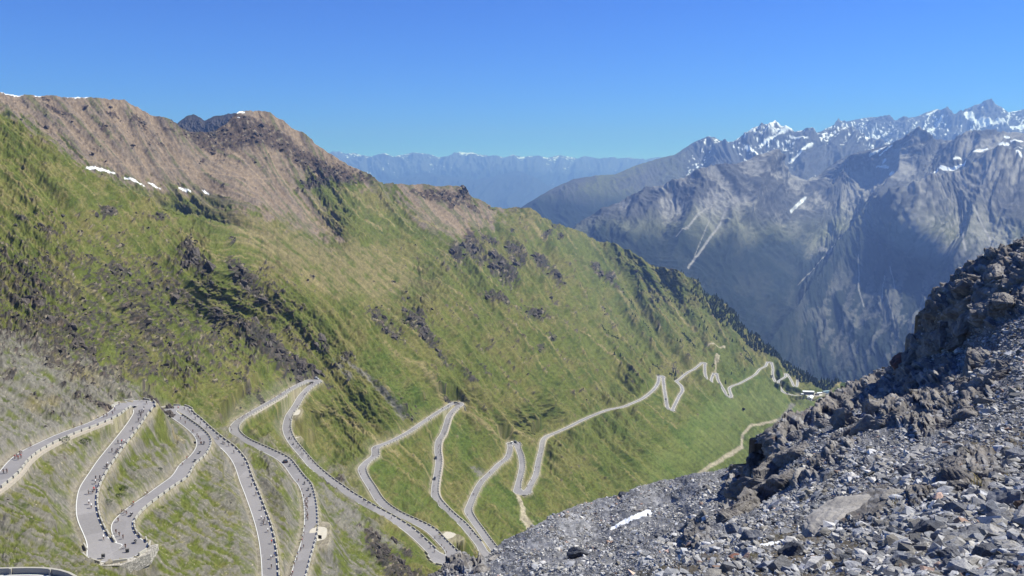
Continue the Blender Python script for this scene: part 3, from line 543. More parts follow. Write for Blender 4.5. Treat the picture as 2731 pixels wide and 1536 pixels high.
# --- third chain, behind to the right
crestC=[(2150,360),(2190,350),(2230,330),(2270,322),(2300,315),(2330,312),(2370,315),(2385,325),(2410,316),(2440,312),(2470,300),(2500,291),(2530,300),(2550,305),(2570,295),(2600,280),(2640,271),(2670,285),(2690,300),(2731,291),(2800,300)]
ctrlC=[(2150,360,15000),(2500,290,15500),(2640,271,15500),(2800,300,15500),(2150,460,13500),(2731,420,13000),(2500,430,13000)]
def colC(PX,PY,d,P):
    a,b,c=base_far(PX,PY,d,P,1.2,71); n=fbm(PX/7,PY/7,4,73)
    rel=a*34+b*8+n*2.5; col=np.ones(PX.shape+(3,))*c_fr*.9
    sn=ss(.46,.58,.5+.9*n-.6*a+.4*b+.25*ss(330,380,PY)-.30)
    for pl,w in (([(2475,310),(2500,297)],6),([(2470,360),(2500,345),(2510,335)],4),([(2570,335),(2590,345),(2640,352),(2680,355),(2731,358)],6),([(2575,325),(2590,340)],5),([(2692,300),(2688,320),(2680,340)],1.6),([(2700,296),(2731,298)],3)):
        q,t=seg_dist(PX,PY,pl); sn=np.maximum(sn,ss(w*1.2,w*.6,q+w*.8*n))
    return rel,np.clip(mix(col,c_snow,sn)*(1+.2*n)[...,None],.01,.95)
range_sheet('hills_snowy',2140,2790,2.,crestC,470,ctrlC,110,colC,1.4,1.1,81,mat=mf)
# --- far horizon range, some 30 km off, in two steps
crestD=[(800,420),(885,406),(905,404),(920,410),(945,408),(965,414),(990,418),(1010,411),(1030,409),(1050,418),(1080,411),(1100,407),(1125,408),(1150,413),(1170,420),(1200,415),(1225,405),(1245,408),(1262,407),(1280,412),(1310,416),(1345,419),(1370,413),(1395,419),(1430,415),(1460,421),(1490,414),(1515,418),(1540,422),(1560,416),(1600,424),(1640,422),(1680,420),(1720,426),(1760,418),(1800,425),(1900,430)]
def colD(PX,PY,d,P):
    a,b,c=base_far(PX,PY,d,P,.8,91); n=fbm(PX/6,PY/5,4,93); rel=a*26+b*7+n*2.5
    col=np.ones(PX.shape+(3,))*c_fr
    sn=ss(.56,.66,ss(440,412,PY+10*c)*.45+.9*n-.6*a+.3*b+.18)
    for pl,w in (([(1250,408),(1262,411),(1275,417),(1295,422)],3.4),):
        q,t=seg_dist(PX,PY,pl); sn=np.maximum(sn,ss(w*1.2,w*.6,q+w*.8*n))
    col=mix(col,c_ff,ss(455,485,PY+14*n)*.8)
    return rel,np.clip(mix(col,c_snow,sn)*(1+.15*n)[...,None],.01,.95)
range_sheet('hills_horizon',840,1860,2.,crestD,600,[(840,410,30000),(1200,408,31000),(1600,420,34000),(1860,425,34000),(840,600,22000),(1300,600,22000),(1860,600,22000),(1300,480,27000)],110,colD,1.6,1.,101,mat=mf)
crestE=[(840,520),(950,500),(1050,480),(1110,462),(1150,462),(1200,470),(1260,480),(1320,470),(1380,455),(1420,470),(1470,500),(1540,520),(1640,540)]
def colE(PX,PY,d,P):
    a,b,c=base_far(PX,PY,d,P,1.0,111); n=fbm(PX/6,PY/5,4,113); rel=a*20+b*4+n*1.5
    return rel,np.clip((np.ones(PX.shape+(3,))*(c_ff*.5+c_fr*.35))*(1+.3*n)[...,None],.01,.9)
range_sheet('hills_wooded',840,1640,2.5,crestE,640,[(840,520,24000),(1380,455,25000),(1640,540,24000),(840,640,20000),(1300,640,20000),(1640,640,20000)],70,colE,2,1.,121,mat=mf)
# --- jagged dark peaks just behind the brown ridge
crestP=[(425,345),(445,322),(458,320),(470,333),(485,319),(500,309),(515,303),(530,312),(545,322),(556,316),(575,309),(600,305),(620,302),(640,303),(680,330)]
def colP(PX,PY,d,P):
    a,b,c=base_far(PX,PY,d,P,.35,131); n=fbm(PX/5,PY/5,4,133)
    return a*9+b*4+n*2,np.clip((np.ones(PX.shape+(3,))*srgb(86,82,80)*.6)*(1+.4*n)[...,None],.01,.9)
range_sheet('rocky_peak',420,680,1.2,crestP,400,[(420,345,3300),(680,330,3300),(420,400,3200),(680,400,3200),(550,310,3350)],60,colP,4,1.,141,mat=mf)
# --- the floor of everything
gx=np.linspace(-30000,30000,61); gy=np.linspace(-8000,44000,46); GX,GY=np.meshgrid(gx,gy,indexing='xy')
GP=np.stack([GX,GY,-1700+60*fbm(GX/9000,GY/9000,3,3)],-1)
o=grid_mesh('valley_ground',GP,np.ones(GX.shape+(3,))*c_ff*1.5,True,mf); tag(o,kind='structure')
# ================================================================ FOREGROUND SCREE SLOPE (right)
crestF=[(600,1665),(1000,1620),(1110,1590),(1150,1560),(1170,1536),(1185,1505),(1205,1490),(1240,1488),(1262,1500),(1290,1490),(1325,1462),(1345,1440),(1390,1425),(1470,1378),(1520,1355),(1600,1332),(1660,1320),(1700,1300),(1760,1285),(1830,1268),(1900,1258),(1960,1248),(1985,1228),(2000,1205),(2020,1180),(2035,1165),(2070,1140),(2095,1110),(2112,1118),(2144,1114),(2164,1100),(2184,1094),(2208,1086),(2216,1070),(2233,1060),(2250,1060),(2266,1040),(2290,1024),(2320,1010),(2345,985),(2380,975),(2400,955),(2435,940),(2445,900),(2460,865),(2480,820),(2500,790),(2515,770),(2540,745),(2570,728),(2600,708),(2625,680),(2650,668),(2690,660),(2731,643),(2800,610),(2900,580),(3300,520),(4000,470),(7000,400)]
ctrlF=[(1315,1484,125),(1500,1380,150),(1700,1300,185),(1960,1248,175),(1600,1450,112),(1800,1350,140),(1400,1530,82),(1230,1500,120),(1150,1560,110),(1600,1530,48),(1750,1530,18),(1850,1530,11),(2000,1530,8.5),(2300,1530,6.6),(2731,1530,5.2),(1780,1440,55),(1880,1340,85),(2000,1450,16),(2200,1450,11.5),(2500,1450,8),(2731,1420,7.5),
 (2300,1300,22),(2100,1320,40),(2500,1300,14),(2731,1290,12.5),(2100,1220,75),(2000,1150,100),(2010,1190,95),(2180,1070,112),(2330,1010,112),(2430,935,100),(2731,643,85),(2600,710,90),(2500,790,95),(2731,850,66),(2600,950,72),(2450,1050,76),(2731,1000,44),(2500,1150,38),(2731,1150,24),(2300,1170,52),(2900,600,82),(2900,1000,40),(2900,1500,5),(2300,1650,4.4),(1700,1650,14),(1200,1650,80),(2900,1650,3.6),(1950,1400,38)]
ctrlF=[c for c in ctrlF]
DF=Depth(ctrlF,(1140,560,2920,1680),8,2e-3)
xf=np.concatenate([np.arange(700,1150,9.),np.arange(1150,2890,1.8),np.arange(2890,3700,14.),np.arange(3700,7000,80.)]); NF=600; FB=1720.
def colF(x): return np.interp(x,xf,np.arange(len(xf)))
cf=polyline_y(crestF,xf); jag=ss(1960,2050,xf)
cf=cf-jag*(7*ridged(xf/26,xf*0,5,201)-3)-(1-jag)*2.5*ridged(xf/9,xf*0,3,202)-2*jag*ridged(xf/8,xf*0,2,203)
tf=np.linspace(0,1,NF); FY=cf[None,:]+(FB-cf[None,:])*tf[:,None]; FX=np.repeat(xf[None,:],NF,0)
FD=DF(FX,FY); Q=world(FX,FY,FD); Q0=Q.copy(); pxf=FD/FPX
log('F base',FD.min(),FD.max())
for q in ((1600,1400),(1900,1450),(2300,1200),(2600,900),(2600,1300),(2200,1100),(2500,1500),(2100,1250),(2650,750)):
    j=int(colF(q[0])); i=int(np.argmin(abs(FY[:,j]-q[1]))); nn=normals(Q0[i-2:i+3,j-2:j+3])[2,2]; log(q,Q0[i,j].round(1),nn.round(2))
# cover: crag (solid rock), scree, soil
f_n=fbm(FX/16,FY/16,4,210); f_m=fbm(FX/60,FY/45,4,211); fw1,fw2,fwv=worley(FX/30+f_n*.6,FY/24+f_n*.5,212); gw1,gw2,gwv=worley(FX/12+f_n*.4,FY/9,213)
CR=[[(1985,1190),(2000,1150),(2080,1130),(2130,1060),(2240,1020),(2330,1010),(2400,960),(2440,940),(2470,960),(2400,1010),(2330,1060),(2270,1100),(2230,1120),(2150,1130),(2100,1180),(2080,1260),(2030,1300),(1950,1350),(1930,1370),(1950,1290)],
 [(2430,945),(2445,880),(2500,780),(2600,700),(2731,640),(2910,570),(2910,760),(2731,830),(2640,870),(2560,900),(2480,940)],
 [(2360,1010),(2470,960),(2560,950),(2540,1040),(2470,1120),(2400,1140),(2330,1100)],
 [(2210,1400),(2290,1330),(2360,1300),(2400,1320),(2390,1370),(2300,1400)],[(2530,1260),(2560,1210),(2640,1200),(2680,1260),(2640,1310),(2560,1330)],
 [(2400,1320),(2480,1290),(2520,1310),(2440,1350)],[(2100,1290),(2240,1180),(2290,1180),(2230,1230),(2130,1300)],[(2440,1130),(2560,1050),(2660,1020),(2640,1060),(2500,1140),(2440,1180)],[(1200,1500),(1240,1480),(1270,1490),(1290,1500),(1240,1530),(1180,1536)],[(1830,1400),(1880,1380),(1900,1420),(1860,1460),(1830,1450)]]
crag=np.zeros_like(FX)
for pl in CR: crag=np.maximum(crag,poly_soft(FX,FY,pl,7,16*f_n+6*f_m))
soil=poly_soft(FX,FY,[(1620,1560),(1760,1500),(1950,1470),(2080,1400),(2250,1410),(2320,1450),(2280,1560),(1950,1620),(1600,1640)],18,40*f_n)
soil=np.maximum(soil,poly_soft(FX,FY,[(2560,1180),(2731,1140),(2910,1120),(2910,1230),(2731,1200),(2640,1210)],14,20*f_n))
slab=poly_soft(FX,FY,[(2180,1410),(2240,1350),(2330,1305),(2380,1300),(2370,1370),(2290,1400)],8,8*f_n)
nF=normals(Q0)
plates=(fwv*1.3+(fw2-fw1)*.3)*13+(gwv*1.+(gw2-gw1)*.3)*4.
slim=np.minimum(pxf,.05)*1.0
Q=Q0+nF*(crag*(1-.75*slab)*(plates+14*f_m+3*f_n+4)*pxf+slab*12*pxf+(1-crag)*(f_n*3.2+f_m*7)*pxf*(1-.5*soil))[...,None]
c_sc=srgb(146,146,150)*.6; c_sc2=srgb(118,120,126)*.58; c_cr=srgb(122,119,118)*.68; c_cr2=srgb(146,140,134)*.68; c_soil=srgb(128,118,102)*.6; c_lt=srgb(190,190,192)*.66
fc=np.ones(FX.shape+(3,))*c_sc; fc=mix(fc,c_sc2,ss(-.3,.5,f_n+.4*f_m)); fc*= (.6+.9*gwv)[...,None]*(.75+.5*_rs.rand(*FX.shape))[...,None]
fc=mix(fc,c_soil*(.9+.0),soil*ss(-.5,.2,f_n)); cc=mix(np.ones(FX.shape+(3,))*c_cr,c_cr2,ss(-.3,.4,f_m+.6*(fwv-.5))); cc*=(.7+.55*gwv)[...,None]; cc=mix(cc,c_lt,ss(.8,.95,gwv)*.4)
fc=mix(fc,cc,crag)
moss=ss(.25,.5,f_m+.3*f_n)*soil; fc=mix(fc,srgb(96,94,52)*.6,moss*.5)
rust=ss(.6,.75,fbm(FX/22,FY/14,3,219)+.2)*(crag*.5+soil*.3); fc=mix(fc,srgb(150,100,80)*.6,rust*.6)
snf=np.zeros_like(FX)
for pl,w in (([(1630,1410),(1670,1388),(1730,1366)],6),([(1995,1455),(2060,1450)],4.5),([(2070,1448),(2085,1446)],2)):
    d,t=seg_dist(FX,FY,pl); snf=np.maximum(snf,ss(w*1.1,w*.75,d+5*f_n+3*fbm(FX/7,FY/7,3,233)+ (5*(1-t) if w>5 else 0)-2.5*(w>5)))
fc=mix(fc,c_snow,snf)
rows=[]
for a_,dz in ((1.5,-.42),(1.2,-.16),(1.06,-.04),(1.015,-.007)):
    b=Q[0:1].copy(); r=np.linalg.norm(b[...,:2],axis=-1); b[...,:2]*=a_; b[...,2]+=dz*r; rows.append(b)
front_=[]; Ql=Q[-1:]
for k in range(1,9):
    t=k/8.; b=Ql.copy(); b[...,1]=Ql[...,1]+(-9-Ql[...,1])*t; gz=-1.75-.55*np.clip(-Ql[...,0],0,None)+.25*np.clip(Ql[...,0],0,6); b[...,2]=Ql[...,2]+(gz-Ql[...,2])*ss(0,1,t)+.05*np.sin(b[...,0]*3+k*2); front_.append(b)
Qm=np.concatenate(rows+[Q]+front_,0); fm_=np.concatenate([fc[0:1]]*4+[fc]+[fc[-1:]]*8,0)
mfg=mat_ground('scree_ground',1.3,.22,9.,.3,.10,5.)
o=grid_mesh('scree_slope',Qm,fm_,True,mfg); tag(o,kind='structure'); log('F mesh')
def fsurf(x,y,A=None):
    A=Q if A is None else A
    j0=np.clip(colF(x)+.5,0,len(xf)-1).astype(int); c=cf[j0]; i=np.clip((y-c)/(FB-c)*(NF-1),0,NF-1.001); i0=i.astype(int)
    return A[i0,j0]
# ---- loose stones: convex angular blocks
def rock_proto(seed,n=13,flat=.75):
    r=np.random.RandomState(seed); bm=bmesh.new()
    p=r.normal(size=(n,3)); p/=np.linalg.norm(p,axis=1,keepdims=True); p*=r.uniform(.75,1.1,(n,1)); p[:,0]*=r.uniform(1,1.5); p[:,2]*=flat*r.uniform(.7,1.1)
    for q in p: bm.verts.new(q)
    res=bmesh.ops.convex_hull(bm,input=bm.verts[:]); bmesh.ops.triangulate(bm,faces=bm.faces[:])
    bm.verts.index_update(); used=[v for v in bm.verts if v.link_faces]; idx={v:i for i,v in enumerate(used)}
    V=np.array([v.co[:] for v in used]); Tt=np.array([[idx[v] for v in f.verts] for f in bm.faces]); bm.free(); return V,Tt
PROT=[rock_proto(300+k,9+k%4) for k in range(10)]
def rot_rand(r,n):
    a=r.uniform(0,2*np.pi,n); t=r.normal(0,.35,n); u=r.normal(0,.35,n); ca,sa=np.cos(a),np.sin(a); ct,st=np.cos(t),np.sin(t); cu,su=np.cos(u),np.sin(u); z=np.zeros(n); o=np.ones(n)
    A=np.stack([np.stack([ca,-sa,z],-1),np.stack([sa,ca,z],-1),np.stack([z,z,o],-1)],-2); B=np.stack([np.stack([o,z,z],-1),np.stack([z,ct,-st],-1),np.stack([z,st,ct],-1)],-2); D=np.stack([np.stack([cu,z,su],-1),np.stack([z,o,z],-1),np.stack([-su,z,cu],-1)],-2)
    return A@B@D
def scatter(name,n,region,size_px,seed,label,colr,lift=.25,mat=None,minm=.0,maxm=9,xr=(1160,2870)):
    r=np.random.RandomState(seed); x=r.uniform(xr[0],xr[1],n*3)
    j=colF(x).astype(int); y=cf[j]+(1590-cf[j])*r.rand(n*3)
    # even over the picture: weight by column height
    keep=r.rand(n*3)<(1590-cf[j])/1000.; x=x[keep];y=y[keep]
    w=region(x,y); k=r.rand(len(x))<w; x=x[k][:n];y=y[k][:n]
    p=fsurf(x,y); sz=size_px(x,y,r)*.5*p[:,1]/FPX; sz=np.clip(sz,minm,maxm)
    M=rot_rand(r,len(x)); pid=r.randint(0,len(PROT),len(x)); VV=[];TT=[];CC=[];off=0
    for q in range(len(PROT)):
        m=pid==q
        if not m.any(): continue
        V,T=PROT[q]; v=np.einsum('nij,vj->nvi',M[m],V)*sz[m][:,None,None]+p[m][:,None,:]+np.array([0,0,1])*(sz[m]*lift)[:,None,None]
        nn=m.sum(); VV.append(v.reshape(-1,3)); TT.append((T[None]+(off+np.arange(nn)*len(V))[:,None,None]).reshape(-1,3)); off+=nn*len(V)
        c=colr(r,nn); CC.append(np.repeat(c,len(V),0))
    o=tri_mesh(name,np.concatenate(VV),np.concatenate(TT),mat or mstone,np.concatenate(CC)); tag(o,kind='stuff'); log(name,len(o.data.polygons)); return o
mstone=mat_ground('stone_rock',3.,.25,22.,.25,.03,14.,spec=.25,rough=.8)
def gcol(r,n):
    b=np.clip(r.lognormal(-1.42,.42,(n,1)),.08,.5); t=r.uniform(-.012,.012,(n,1)); c=b*np.array([[1.,.995,1.01]])+np.concatenate([t*2,t,-t],1)
    k=r.rand(n)<.02; c[k]=c[k]*np.array([1.25,.9,.75]); return np.clip(c,.03,.6)
def samp(A): return lambda x,y: fsurf(x,y,A)
def reg_scree(x,y): return np.clip(1-.55*ss(.0,-.28,fbm(x/70+y/90,y/34-x/120,3,431))-samp(crag)(x,y)-.75*samp(soil)(x,y)-samp(snf)(x,y),0,1)
def sz_main(x,y,r):
    D=fsurf(x,y)[:,1]; base=np.interp(D,[5,12,25,50,90,120,180],[22,15,10,7.6,6,4.8,4.2]); nb=fbm(x/70+y/90,y/34-x/120,3,431); return .75*base*np.exp(1.3*nb)*np.clip(r.lognormal(-.45,.7,len(x)),.3,3.6)
scatter('scree',130000,reg_scree,sz_main,401,'',gcol)
scatter('scree_beyond',16000,reg_scree,sz_main,411,'',gcol,xr=(2870,3500))
scatter('gravel',16000,lambda x,y: np.clip(samp(soil)(x,y)-samp(snf)(x,y),0,1),lambda x,y,r:4.5*r.lognormal(-.3,.55,len(x)),402,'',lambda r,n:gcol(r,n)*.95)
scatter('rubble_on_crags',3500,lambda x,y: np.clip(samp(crag)(x,y)*(1-samp(slab)(x,y)),0,1),lambda x,y,r:9*r.lognormal(-.2,.5,len(x)),403,'',lambda r,n:gcol(r,n)*.7,lift=.05)
# ================================================================ ROAD SURFACES
m_asph=mat_asphalt('asphalt',srgb(158,155,156)*.64); m_line=mat_plain('road_paint',(.6,.6,.58),.7,.12,.5); m_pale=mat_plain('pale_gravel',srgb(205,198,182)*.72,.95,.18,.8)
m_stone=mat_plain('parapet_stone',srgb(196,192,180)*.62,.9,.15,1.2); m_mason=mat_plain('masonry',srgb(188,178,162)*.72,.95,.35,1.6); m_dirt=mat_plain('dirt',srgb(205,192,160)*.72,.95,.2,.5)
def ribbon(name,Lw,hw,zoff,mats,line=.24,lines=True):
    T_,N_=frame2(Lw); sc=np.gradient(np.unwrap(np.arctan2(T_[:,1],T_[:,0])))/(np.linalg.norm(np.gradient(Lw[:,:2],axis=0),axis=1)+1e-6)
    sc=smooth_line(sc[:,None],5)[:,0]; hw=np.broadcast_to(hw,(len(Lw),)).copy()
    rr=.92/np.maximum(np.abs(sc),1e-6); hr=np.where(sc<0,np.minimum(hw,rr),hw); hl=np.where(sc>0,np.minimum(hw,rr),hw)
    lw=np.maximum(line,np.linalg.norm(Lw,axis=1)/FPX*.7)*1.0
    offs=[-hl,-hl+lw,hr-lw,hr] if lines else [-hl,hr]
    V=np.concatenate([np.stack([Lw[:,0]+N_[:,0]*o_,Lw[:,1]+N_[:,1]*o_,Lw[:,2]+zoff],-1) for o_ in offs]); n=len(Lw); F=[];fm=[]
    for k in range(len(offs)-1):
        for i in range(n-1): F.append((k*n+i,(k+1)*n+i,(k+1)*n+i+1,k*n+i+1)[::-1]); fm.append(1 if (lines and k!=1) else 0)
    o=poly_mesh(name,V,F,mats,fm); tag(o,kind='structure'); return o,hl,hr
o,HL,HR=ribbon('road',ROAD,HW,.0,[m_asph,m_line])
ribbon('upper_road',RA,3.4,.0,[m_asph,m_line]); ribbon('side_road',BR1,2.4,.0,[m_asph,m_line])
def ridx(w,x,y,lo=0,hi=None):
    sx,sy=TR(w,[(x,y)])[0]; ux,uy=to_px(ROAD[lo:hi]); return lo+int(np.argmin(np.hypot(ux-sx,uy-sy)))
# ---- parapet of separate stone wall blocks on the valley side
I=lambda w,x,y: ridx(w,x,y)
RUN=[(0,I('1',1780,440),1),(I('1',1780,440),I('2',1500,1090),-1),(I('2',1400,980),I('3',130,670),1),(I('3',60,600),I('4',1500,1449)+25,-1),(I('4',1900,1449)-10,I('3',2040,190),1),(I('3',2150,205),I('z',770,1310),-1),(I('z',740,1290),I('z',870,320),1),(I('z',910,335),I('z',1060,1240),-1),(I('z',1170,1290),I('z',1258,590),1),(I('z',1290,572),I('z',1320,880),-1),(I('z',1350,905),I('z',1480,550),1)]
log('runs',RUN)
def box_pts(c,t,n,L_,w,h,zt=0.,bev=.05):
    V=[]
    for z,k in ((-.5,1),(h-bev,1),(h,.82)):
        for a,b in ((-1,-1),(1,-1),(1,1),(-1,1)): V.append((c[0]+t[0]*a*L_*.5*(1 if k==1 else .97)+n[0]*b*w*.5*k,c[1]+t[1]*a*L_*.5*(1 if k==1 else .97)+n[1]*b*w*.5*k,c[2]+z+t[2]*a*L_*.5 if len(t)>2 else c[2]+z))
    F=[(0,1,5,4),(1,2,6,5),(2,3,7,6),(3,0,4,7),(4,5,9,8),(5,6,10,9),(6,7,11,10),(7,4,8,11),(8,9,10,11)]
    return V,F
blocks=[]
for a,b,sd in RUN:
    s_=0
    k=a
    while k<b-2:
        c=ROAD[k]; off=(HR[k] if sd>0 else HL[k])+.42; n=RN[k]*sd
        if (HR if sd>0 else HL)[k]>=2.5:
            t=(ROAD[min(k+1,len(ROAD)-1)]-ROAD[max(k-1,0)]); t=t/np.linalg.norm(t); cc=np.array([c[0]+n[0]*off,c[1]+n[1]*off,c[2]])
            L_=3.5; blocks.append((np.linalg.norm(cc),cc,t,np.array([n[0],n[1]]),L_,to_px(cc)[0],to_px(cc)[1],(a,b,sd)))
        # next block 3.9 m further along the wall line
        stp=0; 
        while k<b-2 and stp<3.95:
            k+=1; o1=(HR if sd>0 else HL)[k]+.42; o0=(HR if sd>0 else HL)[k-1]+.42
            p1=ROAD[k,:2]+RN[k]*sd*o1; p0=ROAD[k-1,:2]+RN[k-1]*sd*o0; stp+=np.linalg.norm(p1-p0)
vis=[b for b in blocks if -30<b[5]<2760 and b[6]<1560]; vis.sort(key=lambda b:b[0]); log('blocks',len(vis))
LEG=['the leftmost leg','the leg down to the lower left hairpin','the leg up from the lower left hairpin','the long leg leaving at bottom left','the leg beside the black board','the leg down from the silver car','the leg above the gravel pull-off','the leg under the ribbed black wall','the leg up to the white van','the short leg right of the van','the leg above the gravel track','the long straight distant leg']
ONES=['','first','second','third','fourth','fifth','sixth','seventh','eighth','ninth','tenth','eleventh','twelfth','thirteenth','fourteenth','fifteenth','sixteenth','seventeenth','eighteenth','nineteenth']
TENS={2:'twent',3:'thirt',4:'fort',5:'fift',6:'sixt',7:'sevent',8:'eight',9:'ninet'}
def ordinal(n):
    if n<20: return ONES[n]
    t,o=divmod(n,10); return TENS[t]+('ieth' if o==0 else 'y-'+ONES[o])
sel=vis[:296]; byrun={}
for b in sel: byrun.setdefault(RUN.index(b[7]),[]).append(b)
for k,bs in byrun.items():
    bs.sort(key=lambda b:b[6])
    for q,b in enumerate(bs):
        V,F=box_pts(b[1],b[2],b[3],b[4],.42,.78); c=b[1]; V=[(v[0]-c[0],v[1]-c[1],v[2]-c[2]) for v in V]
        o=poly_mesh('parapet_block',V,F,m_stone); o.location=c
        tag(o,'parapet block, %s from the top of %s'%(ordinal(q+1),LEG[k]),'parapet block','parapet blocks along '+LEG[k])
V=[];F=[]
for b in vis[296:]:
    v,f=box_pts(b[1],b[2],b[3],b[4],.55,.85); n=len(V); V+=v; F+=[tuple(n+i for i in q) for q in f]
if V: o=poly_mesh('far_parapet_blocks',V,F,m_stone); tag(o,'small far off cream parapet blocks lining the distant legs','parapet blocks',kind='stuff')
# upper road: tall dark parapet with pale posts
ta,na=frame2(RA)
def wall_strip(name,Lw,n,off,top,bot,th,mat,label,cat):
    """a wall of real thickness following a line; top/bot are heights relative to the line"""
    N=len(Lw); V=[]
    for o_,z in ((off,bot),(off,top),(off+th,top),(off+th,bot)):
        zz=np.broadcast_to(z,(N,)); V.append(np.stack([Lw[:,0]+n[:,0]*o_,Lw[:,1]+n[:,1]*o_,Lw[:,2]+zz],-1))
    V=np.concatenate(V); F=[]
    for a in range(4):
        b=(a+1)%4
        for i in range(N-1): F.append((a*N+i,b*N+i,b*N+i+1,a*N+i+1))
    F.append((0,N,2*N,3*N)); F.append((N-1,4*N-1,3*N-1,2*N-1))
    o=poly_mesh(name,V,F,mat)
    c=Lw[0].copy(); me=o.data
    co_=np.array([v.co[:] for v in me.vertices])-c; me.vertices.foreach_set('co',co_.reshape(-1)); o.location=c
    bm=bmesh.new(); bm.from_mesh(me); bmesh.ops.recalc_face_normals(bm,faces=bm.faces[:]); bm.to_mesh(me); bm.free()
    return tag(o,label,cat)
m_dark=mat_plain('dark_wall',srgb(120,116,108)*.7,.95,.2,1.)
dA=RA[:-4]; nA=-na[:-4]
ww=wall_strip('parapet_wall',dA,nA,3.75,1.0,-1.2,.4,m_stone,'pale parapet wall with a shaded inner face around the bend at the bottom left corner','parapet wall')
for k in range(2,len(dA)-2,4):
    p=dA[k]; c=p[:2]+nA[k]*3.62; V,F=box_pts(np.array([c[0],c[1],p[2]]),np.r_[ta[k],0],nA[k],.35,.3,1.05); o=poly_mesh('post',np.array(V)-dA[0],F,m_stone,parent=ww)
m_wm=bpy.data.materials.new('white_masonry'); m_wm.use_nodes=True; _n=m_wm.node_tree; _b=_n.nodes['Principled BSDF']; _b.inputs['Roughness'].default_value=.95
_g=_n.nodes.new('ShaderNodeNewGeometry'); _v=_n.nodes.new('ShaderNodeTexVoronoi'); _v.inputs['Scale'].default_value=1.5; _n.links.new(_g.outputs['Position'],_v.inputs['Vector']); _v2=_n.nodes.new('ShaderNodeTexVoronoi'); _v2.feature='DISTANCE_TO_EDGE'; _v2.inputs['Scale'].default_value=1.5; _n.links.new(_g.outputs['Position'],_v2.inputs['Vector'])
_s=_n.nodes.new('ShaderNodeSeparateColor'); _n.links.new(_v.outputs['Color'],_s.inputs[0]); _r=_n.nodes.new('ShaderNodeMapRange'); _r.inputs['To Min'].default_value=.6; _r.inputs['To Max'].default_value=1.2; _n.links.new(_s.outputs[0],_r.inputs[0])
_r2=_n.nodes.new('ShaderNodeMapRange'); _r2.inputs['From Max'].default_value=.12; _r2.inputs['To Min'].default_value=.35; _r2.inputs['To Max'].default_value=1; _n.links.new(_v2.outputs['Distance'],_r2.inputs[0]); _m=_n.nodes.new('ShaderNodeMath'); _m.operation='MULTIPLY'; _n.links.new(_r.outputs[0],_m.inputs[0]); _n.links.new(_r2.outputs[0],_m.inputs[1])
_x=_n.nodes.new('ShaderNodeVectorMath'); _x.operation='SCALE'; _x.inputs[0].default_value=tuple(srgb(196,190,178)*.7); _n.links.new(_m.outputs[0],_x.inputs['Scale']); _n.links.new(_x.outputs[0],_b.inputs['Base Color'])
# ---- retaining walls under the outer edges
def ret(w0,w1,sd,h,label,mat=m_mason,off=.75,th=.9):
    a,b=I(*w0),I(*w1); a,b=min(a,b),max(a,b); Lw=ROAD[a:b:2]; n=RN[a:b:2]*sd; hw=(HR if sd>0 else HL)[a:b:2]
    Lq=Lw.copy(); Lq[:,:2]+=n*hw[:,None]; hh=h*np.minimum(1,np.minimum(np.arange(len(Lq)),np.arange(len(Lq))[::-1])/6.+.15)
    return wall_strip('retaining_wall',Lq,n,off+.0,-.02,-hh-1.0,th,mat,label,'retaining wall')
ret(('1',-300,1740),('1',1500,620),1,4.6,'pale stone retaining wall under the outer edge of the leftmost road leg')
ret(('3',1180,690),('3',1700,380),1,5.5,'pinkish stone retaining wall under the road leg climbing to the silver car')
ret(('2',1500,1100),('2',1870,1010),1,7.,'tall white masonry wall holding up the lower left hairpin',off=.7,th=2.1,mat=m_wm)
ret(('z',905,340),('z',1010,1180),-1,1.6,'low pale stone wall under the right edge of the leg below the ribbed black wall')
ret(('7',1750,350),('7',1700,600),1,4,'brownish stone wall inside the bend above the gravel track')
ret(('8',780,1050),('8',880,1020),1,4,'small dark wall under the lowest tip of the far V shaped bends',m_dark)
ret(('8',1810,835),('8',1875,812),1,5,'grey wall below the far hairpin left of the valley buildings',m_dark)
